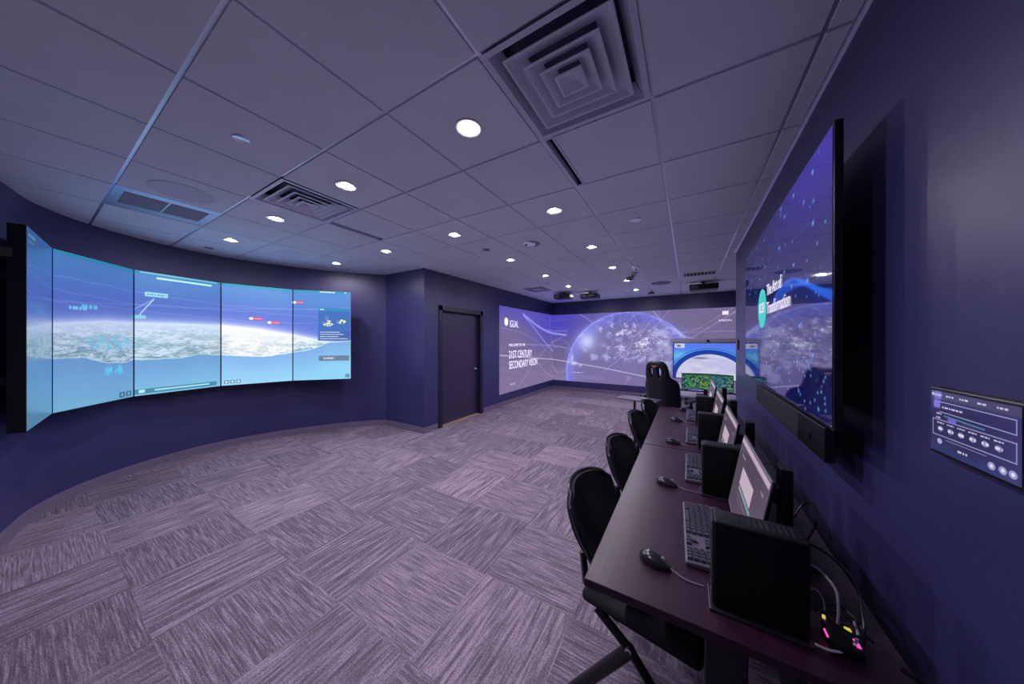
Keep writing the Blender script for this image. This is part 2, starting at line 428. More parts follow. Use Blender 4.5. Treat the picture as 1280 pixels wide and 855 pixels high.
# return grille
t = thing('return_grille', 'flat ceiling return grille with two dark perforated panels above the display', 'air vent', (-6.5*T, -.5*T, ZF))
bm = nb(); h = T/2-.004
box(bm, -h, h, -h, h, 0, .012)
obj('frame', bm, M['metalw'], t)
for k in (0, 1):
    bm = nb(); y0 = -.245+k*.25
    box(bm, -.15, .19, y0, y0+.235, -.004, .0); obj('perforated_panel', bm, M['grille'], t)
# ceiling discs
def disc(name, label, cat, x, y, r, h, m, group=None):
    t = thing(name, label, cat, (x, y, ZF), 0, group)
    bm = nb(); lathe(bm, [(0, .004), (r, .004), (r, -h*.5), (r*.94, -h), (r*.9, -h*.8), (0, -h*.8)], seg=40); obj('cover', bm, m, t, True)
    return t
M['grillew'] = mat('speaker_grille', (.86, .90, .96), .7, bump=(600, .4))
M['grilled'] = mat('speaker_grille_dark', (.30, .28, .36), .7, bump=(600, .4))
G_ = 'flush ceiling speakers'
for x, y, r, lb, mm in ((-3.38, -.30, .19, 'large round speaker grille beside the return grille', 'grillew'), (-4.6, .93, .19, 'round speaker grille between two downlights over the display', 'grillew'),
                    (-3.96, 2.13, .17, 'faint round speaker grille near the wall jog', 'grillew'), (-.34, 5.80, .19, 'dark oval-looking speaker grille near the back right', 'grilled'),
                    (-2.5, 4.6, .17, 'faint round speaker grille over the door side of the room', 'grillew'), (-1.6, 5.9, .16, 'round speaker grille in the middle near the back wall', 'grillew')):
    o = disc('ceiling_speaker', lb, 'speaker', x, y, r, .008, M[mm], G_)
disc('sprinkler_cover', 'small white round cover plate left of the nearest downlight', 'sprinkler', -2.14, -.31, .042, .006, M['metalw'], 'sprinkler covers')
disc('sprinkler_cover', 'small round cover plate right of the nearest centre row', 'sprinkler', -.30, 2.12, .06, .012, M['metalw'], 'sprinkler covers')
disc('sprinkler_cover', 'tiny grey cover plate left of the smoke detector', 'sprinkler', -2.15, 2.15, .05, .008, M['grey'], 'sprinkler covers')
disc('sprinkler_cover', 'tiny cover plate at the edge of the curved wall', 'sprinkler', -5.22, .27, .045, .006, M['grey'], 'sprinkler covers')
t = disc('smoke_detector', 'round white smoke detector with dark sensor eye', 'smoke detector', -1.54, 2.21, .075, .03, M['metalw'])
bm = nb(); cyl(bm, (-.02, -.045, -.028), .016, .02); obj('sensor_eye', bm, M['black'], t)
bm = nb(); cyl(bm, (.02, .03, -.006), .10, .01, 32); obj('mounting_plate', bm, M['grey'], t)
# right rear supply grille
t = thing('linear_supply_grille', 'rectangular slatted supply grille near the back right', 'air vent', (.07, 5.05, ZF))
bm = nb(); box(bm, 0, .50, 0, .02, -.008, 0); box(bm, 0, .50, .28, .30, -.008, 0); box(bm, 0, .02, .02, .28, -.008, 0); box(bm, .48, .50, .02, .28, -.008, 0); obj('frame', bm, M['vent'], t)
bm = nb(); box(bm, .02, .48, .02, .28, -.002, 0); obj('backing', bm, M['gap'], t)
for k in range(8):
    bm = nb(); box(bm, .045+k*.055, .057+k*.055, .02, .28, -.007, -.002); obj('slat', bm, M['vent'], t)
t = thing('air_diffuser', 'small square diffuser near the rear left corner', 'air vent', (-2.9, 5.2, ZF), 0, 'square ceiling diffusers')
bm = nb(); box(bm, -.28, .28, -.28, .28, -.006, .004); obj('rim', bm, M['vent'], t)
for k in range(3):
    bm = nb(); q = .22-k*.06
    for s in (-1, 1): box(bm, s*q-.012, s*q+.012, -q, q, -.016, -.006); box(bm, -q, q, s*q-.012, s*q+.012, -.016, -.006)
    obj('louvre', bm, M['grilled'] if k < 2 else M['vent'], t)
# projectors
def projector(label, x, y, rz, w=.42):
    t = thing('ceiling_projector', label, 'projector', (x, y, ZF), rz, 'black projectors on the ceiling')
    bm = nb(); box(bm, -w/2, w/2, -.15, .15, -.165, -.05, .02, 3); obj('body', bm, M['black'], t, True)
    bm = nb(); cyl(bm, (0, 0, -.025), .022, .05); cyl(bm, (0, 0, -.005), .06, .01); obj('mount', bm, M['blackm'], t)
    bm = nb(); cyl(bm, (w*.25, .15, -.11), .035, .03, axis='Y'); obj('lens', bm, M['shell'], t)
    bm = nb()
    for k in range(6): box(bm, -w*.42+k*.02, -w*.42+k*.02+.008, -.153, -.149, -.145, -.075)
    obj('air_grille', bm, M['grey'], t)
projector('black projector nearest the rear left corner', -2.55, 5.95, 0)
projector('black projector second from the rear left corner', -1.95, 6.2, 0)
projector('black projector beside the rear right downlight', .42, 6.15, 0, .5)
# track cameras
t = thing('ceiling_camera', 'small black camera hanging on a bent arm mid-ceiling', 'camera', (-.66, 4.55, ZF))
bm = nb(); cyl(bm, (0, 0, -.006), .05, .012); obj('base', bm, M['grey'], t)
bm = nb(); tube(bm, [(0, 0, -.01), (0, 0, -.05), (-.05, -.01, -.075)], .008); obj('arm', bm, M['black'], t)
bm = nb(); cyl(bm, (-.09, -.02, -.095), .032, .1, 20, axis='X'); box(bm, -.06, -.02, -.05, .01, -.10, -.04, .006); obj('body', bm, M['black'], t, True)
t = thing('ceiling_camera', 'tiny dark sensor on a stub just in front of the back wall', 'camera', (-.62, 6.75, ZF))
bm = nb(); cyl(bm, (0, 0, -.02), .015, .04); obj('stub', bm, M['black'], t)
bm = nb(); box(bm, -.07, .07, -.04, .04, -.075, -.04, .01); obj('body', bm, M['black'], t)
t = thing('wireless_sensor', 'small white cube sensor on the ceiling above the camera arm', 'sensor', (-.58, 4.07, ZF))
bm = nb(); box(bm, -.05, .05, -.05, .05, -.05, .006, .003, 3); obj('body', bm, M['metalw'], t, True)
bm = nb(); cyl(bm, (0, 0, -.056), .02, .012); obj('sensor_eye', bm, M['grey'], t)

# ------------------------------------------------------------------ CURVED DISPLAY (five portrait panels)
VX = [(-3.807, -.955), (-4.600, -.836), (-5.241, -.326), (-5.443, .439), (-5.214, 1.203), (-4.659, 1.807)]
ZT, ZB = 2.352, .908
HZ = [(-.2, .47), (0, .50), (1, .545), (1.6, .578), (2, .580), (2.5, .585), (3, .585), (3.5, .555), (4, .50), (4.5, .43), (5, .37)]
CO = [(-.2, .37), (0, .37), (1, .335), (1.3, .33), (1.6, .285), (1.85, .275), (2, .29), (2.5, .29), (2.7, .315), (3, .30), (3.4, .275), (3.7, .28), (4, .31), (4.3, .34), (4.6, .42), (5, .44)]
def display_pic(U, V, base):
    X = base+U; p = Pic(X, V, (92, 128, 205))
    hz = np.interp(X, *zip(*HZ)); co = np.interp(X, *zip(*CO)) + .018*(fbm(X*9, V*0+3.3, 4)-.5)
    sky = sm(.95, .0, (V-hz)/(1-hz))
    p.c = p.c*0+np.array((80, 128, 196.)); p.mix(sm(.95, .25, (V-hz)/(1-hz)), (84, 108, 196)); p.mix(np.exp(-np.clip(V-hz, 0, 1)/.035), (205, 214, 250))
    for k in range(4):
        y = .80-.05*k+.03*np.sin(X*1.3+k*2); p.mix(.28*np.exp(-((V-y-.02*fbm(X*5, X*0+k, k))/.004)**2), (150, 175, 225))
    n = fbm(X*7+.3*np.sin(V*60), V*46, 7, 6); n2 = fbm(X*26, V*150, 9, 6)
    land = sm(.004, -.004, V-hz)*sm(-.003, .003, V-co)
    g = n*.6+n2*.4; gg = sm(.35, .66, g)[..., None]
    lc = np.array((112, 148, 166.))*(1-gg)+np.array((192, 210, 228.))*gg
    lc = lc+((n2-.5)*46)[..., None]*np.array((1, .97, .8))
    depth = np.clip((hz-V)/(hz-co+1e-6), 0, 1)[..., None]
    lc = lc*depth**.7*1.0+np.array((208, 220, 248.))*(1-depth**.7)
    bright = np.exp(-((X-3.4)/.55)**2)[..., None]*.55; lc = lc*(1-bright)+np.array((205, 212, 225.))*bright
    p.c = p.c*(1-land[..., None])+lc*land[..., None]
    sea = sm(.003, -.003, V-co)
    sc = np.array((108, 152, 208.))+(np.array((126, 184, 222.))-np.array((108, 152, 208.)))*np.clip((co-V)/.3, 0, 1)[..., None]
    p.c = p.c*(1-sea[..., None])+sc*sea[..., None]
    p.mix(.7*np.exp(-((V-co)/.005)**2), (205, 225, 235))
    # data glow over the second and first panels
    c = fbm(X*30, V*40, 21)
    p.mix(.95*sm(.42, .58, c)*np.exp(-((X-1.68)/.30)**2-((V-.42)/.045)**2), (100, 205, 240))
    p.mix(sm(.34, .50, c)*np.exp(-((X-1.72)/.14)**4-((V-.225)/.035)**4), (95, 215, 250))
    p.mix(.6*np.exp(-((X-.45)/.25)**2-((V-.60)/.02)**2), (70, 170, 215))
    # interface
    p.rect(1.0, 5.0, .975, 1.02, (48, 138, 178), .9)
    p.rect(2.22, 2.88, .95, .965, (190, 245, 250)); p.rect(2.05, 2.95, .985, .994, (170, 220, 240), .7)
    p.rect(2.10, 2.34, .80, .835, (175, 232, 250), .9); p.words(2.12, 2.32, .817, .014, (90, 150, 190), .9, 3)
    p.line([(2.19, .78), (2.06, .66), (2.04, .625)], .006, (200, 220, 245), .9); p.line([(2.19, .78), (2.0, .69)], .004, (170, 200, 240), .7)
    p.rect(2.0, 2.11, .615, .643, (130, 210, 225), .9)
    p.words(1.16, 1.36, .653, .022, (130, 215, 240), .9, 5); p.words(1.30, 1.49, .668, .026, (110, 205, 235), .9, 6)
    p.disc(1.98, .622, .012, .008, (40, 190, 190))
    for x, y in ((3.42, .665), (3.68, .63), (4.05, .86)):
        p.rect(x-.03, x+.13, y-.014, y+.014, (200, 70, 95), .85); p.disc(x-.03, y, .03, .014, (245, 225, 235)); p.words(x+.02, x+.12, y, .008, (240, 190, 200), .8, 8)
    p.rect(4.42, 4.985, .44, .805, (60, 100, 175)); p.rect(4.42, 4.985, .775, .805, (40, 128, 170)); p.rect(4.42, 4.985, .44, .545, (62, 92, 158))
    p.words(4.45, 4.52, .79, .012, (200, 230, 245), 1, 2)
    w = sm(.45, .6, fbm(X*40, V*50, 33))
    p.mix(w*sm(1.1, .8, np.hypot((X-4.60)/.115, (V-.635)/.035)), (238, 232, 150)); p.mix(w*sm(1.1, .8, np.hypot((X-4.83)/.09, (V-.655)/.026)), (238, 232, 150))
    p.disc(4.60, .635, .03, .012, (235, 240, 235), .8); p.disc(4.66, .625, .02, .01, (240, 242, 245), .8)
    p.line([(4.55, .67), (4.55, .72)], .003, (190, 210, 230), .8); p.line([(4.58, .66), (4.59, .715)], .003, (190, 210, 230), .8)
    for k, xe in enumerate((4.80, 4.87, 4.78, 4.95)): p.words(4.45, xe, .535-.025*k, .008, (210, 222, 240), .95, 40+k)
    p.rect(4.43, 4.97, .21, .27, (92, 112, 138), .95); p.words(4.52, 4.70, .24, .02, (205, 195, 205), .9, 11)
    p.words(4.45, 4.72, .986, .012, (215, 240, 250), 1, 12); p.disc(4.90, .986, .015, .008, (180, 225, 240))
    for x in (1.83, 1.93): p.rect(x-.04, x+.04, .012, .05, (50, 90, 115), .85); p.rect(x-.018, x+.018, .02, .042, (130, 200, 220), .9)
    p.rect(2.0, 2.95, .012, .05, (58, 118, 150), .8); p.rect(2.04, 2.10, .02, .045, (190, 230, 245)); p.rect(2.2, 2.85, .028, .038, (190, 240, 250))
    for x in (3.06, 3.14, 3.22): p.rect(x-.03, x+.03, .018, .05, (60, 100, 130), .8); p.disc(x, .034, .016, .009, (220, 235, 245))
    p.rect(4.90, 4.98, .015, .055, (50, 100, 130), .6)
    p.words(.06, .30, .965, .014, (200, 225, 235), .8, 15); p.words(.06, .22, .935, .010, (160, 200, 220), .8, 16)
    p.rect(.0, .10, .03, .06, (170, 190, 200), .5)
    return p.c
PB = [(.64, .70, .74), (.92, .94, .96), (1.04, 1.06, 1.04), (1.26, 1.20, 1.14), (1.18, 1.16, 1.12)]  # per-panel gain: viewing-angle brightness put into the picture colours
root = thing('curved_video_wall', 'wide curved display of five tall screens showing a blue earth horizon', 'display', (-4.9, .44, ZB))
R0 = Vector((-4.9, .44, ZB))
SM = screen_mat('display_panel', 1.0, rough=.25, spec=.25)
for k in range(5):
    a = Vector((*VX[k], 0)); b = Vector((*VX[k+1], 0)); t_ = (b-a).normalized(); n_ = Vector((t_.y, -t_.x, 0))   # into the room
    if n_.dot(Vector((-2.5, .45, 0))-a) < 0: n_ = -n_
    a0 = a+t_*.004-R0*1; b0 = b-t_*.004-R0*1
    a0.z = b0.z = 0
    H = ZT-ZB
    bm = nb(); dz = .075
    for q in range(1):
        P = [a0-n_*.002, b0-n_*.002, b0-n_*dz-t_*.03, a0-n_*dz+t_*.03]
        prism(bm, [(v.x, v.y) for v in P], 0, H)
    pn = obj('screen_panel', bm, M['blackm'], root)
    rgb = np.array(PB[k])
    picture_mesh('screen', a0+t_*.003+Vector((0, 0, .006)), b0-t_*.003+Vector((0, 0, .006)), a0+t_*.003+Vector((0, 0, H-.006)), 180, 300,
                 lambda U, V, k=k, rgb=rgb: np.clip(display_pic(U, V, k)*rgb, 0, 253), SM, pn)
    c = (a0+b0)/2
    bm = nb()
    for zz in (.35, 1.1):
        P = [c-n_*.07-t_*.2, c-n_*.07+t_*.2, c-n_*.17+t_*.2, c-n_*.17-t_*.2]; prism(bm, [(v.x, v.y) for v in P], zz-.03, zz+.03)
    obj('wall_bracket', bm, M['blackm'], root)
# mount bits visible at the left end and below
bm = nb(); e = Vector((*VX[0], 0))-R0; e.z = 0
box(bm, e.x+.0, e.x+.05, e.y-.18, e.y-.05, 1.20, 1.26); obj('end_bracket', bm, M['blackm'], root)
bm = nb(); c = (Vector((*VX[2], 0))*.55+Vector((*VX[3], 0))*.45)-R0; box(bm, c.x-.08, c.x-.03, c.y-.05, c.y+.05, -.06, .0, .005); cyl(bm, (c.x-.03, c.y, -.03), .02, .02, axis='X')
obj('sensor_box', bm, M['black'], root)

# ------------------------------------------------------------------ PROJECTED PICTURES
ZP0, ZP1 = .28, 2.36
def proj_common(p, X, Z):
    return p
WL = lambda U, V: None
GX, GZ, GR = -1.36, .552, 1.80
W1 = mat('lettering_white', (.8, .8, .85), .6, emit=lin((225, 222, 245)), es=.9)
PM = screen_mat('projected_picture', 1.0, rough=.7, base=.03, spec=.1)
# coordinate s: along both walls, s = y-YB on the door wall (negative), s = x-XD on the back wall
def mural(s, z):
    p = Pic(s, z, (114, 102, 142))
    p.mix(sm(.9, 2.2, z)*.9*np.exp(-((s+.1)/1.5)**2), (66, 60, 190)); p.mix(.8*sm(1.7, 2.4, z)*sm(1.2, -2, s), (84, 76, 185))
    p.mix(.5*sm(1.3, .3, z), (138, 120, 158)); p.mix(.35*np.exp(-((s-.2)/.7)**2-((z-1.1)/.5)**2), (88, 82, 120))
    gx = GX-XD; d = np.hypot(s-gx, z-GZ)/GR
    back = s > 0
    ins = sm(1.004, .996, d)*back
    p.mix(ins, (116, 108, 158)); p.mix(ins*sm(.72, 1.0, d), (122, 124, 222)); p.mix(ins*.55*sm(1.3, .2, z)*sm(.98, .6, d), (122, 106, 156))
    p.mix(.9*ins*np.exp(-((d-1)/.018)**2), (160, 165, 250)); p.mix(.5*back*sm(1., 1.001, d)*np.exp(-(d-1)/.04), (125, 125, 235))
    cl = fbm(s*2.2+4, z*2.8, 12, 6); cl2 = fbm(s*6, z*7, 14, 5)
    p.mix(.6*ins*sm(.56, .72, cl)*sm(.4, .62, cl2+.05), (190, 195, 245)); p.mix(.4*ins*sm(.55, .7, cl2)*sm(.9, 2.1, z), (165, 170, 240))
    p.mix(.5*ins*np.exp(-((s-gx)/.75)**2-((z-2.15)/.25)**2)*sm(.3, .6, cl2), (62, 60, 150))
    gxs = lambda px: px-XD
    p.blob(gxs(-2.50), 1.52, .17, .17, (235, 238, 255), 1.); p.blob(gxs(-2.50), 1.52, .34, .32, (175, 185, 250), .6)
    p.blob(gxs(-2.90), .84, .10, .05, (225, 228, 252), .9); p.blob(gxs(-2.97), 1.0, .035, .13, (215, 218, 250), .8); p.blob(gxs(-2.70), .78, .05, .04, (215, 218, 250), .7)
    # coast of lights
    rs = np.random.RandomState(3)
    rg = np.abs(fbm(s*2.6+11, z*2.6, 55, 6)-.5); fine = fbm(s*9, z*9, 56, 5)
    reg = np.exp(-((s-gxs(-1.45))/.75)**2-((z-1.75)/.42)**2)+.8*np.exp(-((s-gxs(-.95))/.6)**2-((z-1.25)/.35)**2)
    p.mix(ins*np.clip(reg, 0, 1)*(.95*sm(.028, .0, rg)+.35*sm(.08, .0, rg))*sm(.35, .55, fine), (222, 220, 252))
    p.mix(.45*ins*np.clip(reg, 0, 1)*sm(.52, .66, fine), (190, 186, 235))
    for k in range(46):
        a = rs.normal(-.72, .30), rs.normal(1.42, .22); b = (a[0]+rs.normal(0, .22), a[1]+rs.normal(0, .16))
        p.line([(gxs(a[0]), a[1]), (gxs(b[0]), b[1])], .006, (225, 218, 245), .4)
        p.blob(gxs(a[0]), a[1], .018, .018, (240, 232, 250), .8)
    # light trails over both walls
    W = (190, 185, 232)
    def L(pts, w=.012, a=.55, c=W): p.line(pts, w, c, a)
    L([(-1.95, 2.24), (-1.2, 2.0), (-.5, 1.83), (0, 1.78), (.45, 1.72)], .03, .95, (160, 160, 250)); L([(-1.95, 2.22), (-1.3, 1.9), (-.7, 1.55), (-.35, 1.38), (0, 1.2)], .022, .8, (150, 150, 248))
    L([(-1.9, 2.2), (-.9, 1.9), (-.2, 1.86), (.5, 1.84)], .02, .6, (140, 140, 245))
    L([(-3.05, 1.20), (-2, 1.11), (-1, 1.02), (0, .94), (.5, .88), (1.6, .74), (2.8, .55), (3.6, .42)], .014, .85, (205, 198, 240))
    L([(-3.0, 1.85), (-2, 1.75), (-1, 1.5), (-.2, 1.1), (.2, .45)], .01, .3); L([(-2.4, 1.45), (-1, 1.42), (0, 1.38), (.6, 1.30)], .012, .5)
    L([(-2.2, .35), (-1.5, .8), (-.5, 1.3), (0, 1.5), (.4, 1.7)], .012, .4); L([(-1.2, .95), (-.6, .6), (0, .35)], .01, .5); L([(-.2, 2.3), (-.25, 1.9), (-.05, 1.5), (.15, 1.3)], .010, .5)
    rs = np.random.RandomState(8)
    for k in range(16):
        a0, b0, sl = rs.uniform(-3, .3), rs.uniform(.4, 2.2), rs.uniform(-.55, .35); p.mix(.22*np.exp(-((z-b0-sl*(s-a0)-.06*(s-a0)**2)/.006)**2)*np.exp(-((s-a0-.5)/1.1)**2), W)
    for k in range(12):
        a0, b0, sl = rs.uniform(2.2, 5), rs.uniform(.8, 2.3), rs.uniform(-.9, .9); p.mix(.22*np.exp(-((z-b0-sl*(s-a0))/.006)**2)*np.exp(-((s-a0)/.8)**2), W)
    for r_ in (.42, .62):
        th = np.linspace(0, 2*math.pi, 40); L([(.25+r_*.75*math.cos(q), .95+r_*math.sin(q)) for q in th], .008, .38)
    L([(.9, 2.36), (1.15, 2.2), (1.35, 2.05)], .014, .5); L([(1.6, .60), (2.0, .95), (2.5, 1.5), (2.9, 2.1)], .010, .45); L([(2.95, 2.36), (3.2, 2.0), (3.6, 1.7), (4.1, 1.5)], .014, .6)
    L([(3.35, 2.36), (3.0, 1.9), (2.8, 1.3), (2.6, .9)], .01, .45); L([(4.9, 2.34), (4.4, 2.0), (3.9, 1.65), (3.4, 1.3)], .016, .6, (170, 165, 225)); L([(4.7, 2.34), (4.0, 1.85), (3.2, 1.65)], .010, .4)
    L([(2.9, 1.7), (3.8, 1.75), (4.6, 1.78), (6, 1.75)], .008, .45); L([(2.3, 2.36), (2.33, 1.5), (2.2, .8)], .007, .3); L([(3.1, 2.36), (3.15, 1.6), (3.1, 1.1)], .007, .35)
    p.mix(.25*back*sm(2.9, 3.2, s)*sm(.3, .8, fbm(s*3, z*3, 44)), (95, 84, 122))
    p.words(gxs(-2.95), gxs(-2.62), .56, .035, (205, 202, 245), .7, 71)
    for k in range(3): p.words(gxs(-2.95), gxs(-2.0), .48-.05*k, .018, (170, 165, 220), .4, 72+k)
    p.words(-2.65, -1.85, .84, .03, (165, 158, 205), .35, 80)
    p.words(-2.62, -2.35, .46, .055, (205, 200, 235), .55, 81)
    return p.c
t = thing('wall_projection', 'lavender projected picture with large lettering on the wall past the door', 'projection', (XD, 4.66, ZP0), 0, None)
picture_mesh('picture', (.004, 0, 0), (.004, YB-.004-4.66, 0), (.004, 0, ZP1-ZP0), 240, 200, lambda U, V: mural(4.66-YB+U*(YB-4.66), ZP0+V*(ZP1-ZP0)), PM, t)
RX = (math.pi/2, 0, math.pi/2)
text('lettering', '21ST CENTURY', .27, (.006, .42, 1.235-ZP0-.13), RX, W1, t, .66)
text('lettering', 'SECONDARY VISION', .27, (.006, .42, .98-ZP0-.13), RX, W1, t, .62)
text('lettering', 'WELCOME TO THE', .095, (.006, .42, 1.40-ZP0), RX, W1, t, 1.0)
text('lettering', 'IGUAL', .24, (.006, .46, 1.98-ZP0-.10), RX, W1, t, .62)
bm = nb(); lathe(bm, [(0, 0), (.09, 0), (.09, .002), (0, .002)], seg=24)
o = obj('round_logo', bm, W1, t); o.rotation_euler = (0, math.pi/2, 0); o.location = (.005, .30, 2.0-ZP0); o.scale = (1.1, .9, 1)
t = thing('wall_projection', 'lavender projected picture of a globe laced with light trails on the back wall', 'projection', (XD, YB, ZP0))
picture_mesh('picture', (.0, -.004, 0), (6.0, -.004, 0), (.0, -.004, ZP1-ZP0), 620, 210, lambda U, V: mural(U*6.0, ZP0+V*(ZP1-ZP0)), PM, t)
bm = nb(); box(bm, 4.50, 4.62, -.008, -.005, 1.90, 1.99); obj('small_logo', bm, W1, t)
text('lettering', 'VISION', .07, (4.42, -.006, 1.74), (math.pi/2, 0, 0), W1, t, 1.2)

# ------------------------------------------------------------------ SIMULATOR TELEVISION near the back wall
def sim_pic(U, V):
    X = U*1.42; Z = V*.86; p = Pic(X, Z, (70, 150, 235))
    p.mix(sm(.5, .86, Z), (92, 118, 235)); p.mix(.6*np.exp(-((X-.1)/.2)**2-((Z-.55)/.1)**2), (130, 205, 240))
    d = np.hypot((X-.74)/.80, (Z-.0)/.69)
    p.mix(sm(1.02, 1.0, d), (28, 62, 160)); p.mix(.8*np.exp(-((d-1.06)/.010)**2), (40, 80, 130)); p.mix(sm(.87, .855, d), (205, 205, 232))
    p.mix(.35*sm(.87, .8, d)*sm(.35, .65, fbm(X*4, Z*9, 5)), (160, 160, 215)); p.blob(.56, .50, .16, .016, (70, 84, 120), .9)
    p.rect(.02, .23, .74, .85, (205, 205, 225)); p.disc(.11, .79, .045, .03, (95, 100, 110), .8); p.disc(.06, .82, .02, .014, (170, 150, 80), .8)
    return p.c
t = thing('large_television', 'large television showing a blue arch in front of the back wall', 'television', (.56, 7.42, 0))
bm = nb(); box(bm, -.745, .745, 0, .05, .60, 1.50, .006); obj('housing', bm, M['black'], t)
picture_mesh('screen', (-.725, -.003, .62), (.725, -.003, .62), (-.725, -.003, 1.485), 170, 100, sim_pic, screen_mat('television_panel', 1.0, rough=.2, spec=.3), t)
bm = nb(); box(bm, -.80, .80, .06, .09, 1.50, 1.60, .004); obj('top_board', bm, M['grey'], t)
bm = nb(); box(bm, -.03, .03, .02, .06, 1.53, 1.575, .01); cyl(bm, (0, .018, 1.552), .015, .01, axis='Y'); obj('webcam', bm, M['black'], t)
for s in (-1, 1):
    bm = nb(); box(bm, s*.45-.03, s*.45+.03, .05, .11, .02, 1.0); box(bm, s*.45-.04, s*.45+.04, -.22, .30, .0, .03, .005); obj('stand_leg', bm, M['blackm'], t)

# ------------------------------------------------------------------ RIG DESK, CURVED MONITOR, GAMING CHAIR, SIDE TABLE
def plain_desk(name, label, x0, x1, y0, y1, h):
    t = thing(name, label, 'desk', ((x0+x1)/2, (y0+y1)/2, 0)); w = (x1-x0)/2; d_ = (y1-y0)/2
    bm = nb(); box(bm, -w, w, -d_, d_, h-.03, h, .004); obj('desktop', bm, M['grey'], t)
    for sx in (-1, 1):
        for sy in (-1, 1):
            bm = nb(); box(bm, sx*(w-.04)-.02, sx*(w-.04)+.02, sy*(d_-.04)-.02, sy*(d_-.04)+.02, 0, h-.03); obj('leg', bm, M['blackm'], t)
    return t
plain_desk('simulator_desk', 'small dark desk in front of the large television', -.02, 1.05, 4.95, 5.5, .58)
t = thing('curved_monitor', 'wide curved monitor with a green and yellow map picture', 'monitor', (.42, 5.2, .58))
def map_pic(U, V):
    X = U*8; Z = V*3; n = fbm(X*2, Z*2, 61); n2 = fbm(X*5+9, Z*5, 62); p = Pic(X, Z, (52, 100, 110))
    p.mix(sm(.45, .55, n), (60, 140, 90)); p.mix(sm(.56, .62, n2), (150, 190, 140)); p.mix(sm(.40, .36, n2), (18, 50, 80)); p.mix(sm(3.2, 5.2, X)*sm(8.2, 5.5, X)*.4, (60, 120, 190))
    p.mix(.9*np.exp(-((X-3.9)/1.0)**2-((Z-1.3)/.9)**2)*sm(.42, .52, n2), (140, 190, 30)); p.mix(.8*np.exp(-((X-1.)/.8)**2-((Z-1.)/1.2)**2)*sm(.5, .55, n), (40, 170, 60))
    p.rect(0, 8, 2.75, 3, (30, 90, 60), .8); return p.c
cm = screen_mat('monitor_panel_map', .6, rough=.3, spec=.3)
seg = 14; arc = [(-.37+.74*k/seg) for k in range(seg+1)]
U, V = np.meshgrid(np.linspace(0, 1, 120), np.linspace(0, 1, 60))
xx = -.36+.74*U; yy = -(xx-.0)**2*.75*np.sign(1)
me = bpy.data.meshes.new('screen'); idx = np.arange(7200).reshape(60, 120)
me.from_pydata(np.stack([xx, yy, .10+.27*V], -1).reshape(-1, 3).tolist(), [], np.stack([idx[:-1, :-1], idx[:-1, 1:], idx[1:, 1:], idx[1:, :-1]], -1).reshape(-1, 4).tolist())
at = me.color_attributes.new('Picture', 'FLOAT_COLOR', 'POINT'); c = rgb_lin(map_pic(U, V)).reshape(-1, 3)
at.data.foreach_set('color', np.concatenate([c, np.ones((len(c), 1))], 1).astype(np.float32).ravel())
link('screen', me, cm, t)
bm = nb(); A = [(x, -x*x*.75+.004) for x in np.linspace(-.37, .39, 16)]; prism_strip(bm, A, [(x, y+.03) for x, y in A], .09, .38); obj('housing', bm, M['black'], t)
bm = nb(); box(bm, -.03, .03, .03, .07, 0, .28); box(bm, -.14, .14, -.04, .12, 0, .015, .004); obj('stand', bm, M['black'], t)

t = thing('gaming_chair', 'black high-backed gaming chair with an orange headrest mark', 'chair', (-.13, 4.15, 0), math.radians(-20))
# local: faces +y, back towards -y
bm = nb()
prof = [(.42, .22), (.55, .24), (.70, .25), (.82, .255), (.90, .25), (.96, .22), (1.00, .175), (1.06, .165), (1.14, .16), (1.20, .14), (1.245, .09)]
# upholstered back built as a grid: two layers, wings swept forward, two holes under the headrest
def backrest():
    nx = 16; rows = []
    for z, hw in prof:
        r = []
        for k in range(nx+1):
            u = -1+2*k/nx; x = u*hw; wing = .16*abs(u)**3*(1 if z < .97 else .25)
            y = -.20-(z-.42)*.20+wing
            r.append((x, y, z))
        rows.append(r)
    bm = nb()
    fr = [[bm.verts.new(p) for p in r] for r in rows]
    bk = [[bm.verts.new((p[0]*.98, p[1]-.085, p[2])) for p in r] for r in rows]
    hole = {(7, 5), (7, 10), (6, 5), (6, 10), (7, 4), (7, 11)}
    H = lambda i, k: (i, k) in hole
    nr = len(rows)
    for i in range(nr-1):
        for k in range(nx):
            if H(i, k): 
                for (a, b, ok) in (((i, k), (i+1, k), H(i, k-1)), ((i, k+1), (i+1, k+1), H(i, k+1)), ((i, k), (i, k+1), H(i-1, k)), ((i+1, k), (i+1, k+1), H(i+1, k))):
                    if not ok: bm.faces.new((fr[a[0]][a[1]], fr[b[0]][b[1]], bk[b[0]][b[1]], bk[a[0]][a[1]]))
                continue
            bm.faces.new((fr[i][k], fr[i][k+1], fr[i+1][k+1], fr[i+1][k])); bm.faces.new((bk[i][k], bk[i+1][k], bk[i+1][k+1], bk[i][k+1]))
    for i in range(nr-1):
        bm.faces.new((fr[i][0], fr[i+1][0], bk[i+1][0], bk[i][0])); bm.faces.new((fr[i][nx], bk[i][nx], bk[i+1][nx], fr[i+1][nx]))
    for k in range(nx):
        bm.faces.new((fr[0][k], bk[0][k], bk[0][k+1], fr[0][k+1])); bm.faces.new((fr[-1][k], fr[-1][k+1], bk[-1][k+1], bk[-1][k]))
    return bm
o = obj('backrest', backrest(), M['leather'], t)
o.modifiers.new('round', 'SUBSURF').levels = 1; o.modifiers['round'].render_levels = 2
for p in o.data.polygons: p.use_smooth = True
for y, nm in ((-.437, 'rear_mark'), (-.345, 'front_mark')):
    bm = nb(); box(bm, -.038, .038, y-.004, y+.004, 1.165, 1.185, .003); box(bm, -.014, .014, y-.004, y+.004, 1.150, 1.166, .003); tag(obj('headrest_mark', bm, M['orange'], t), 'orange headrest mark')
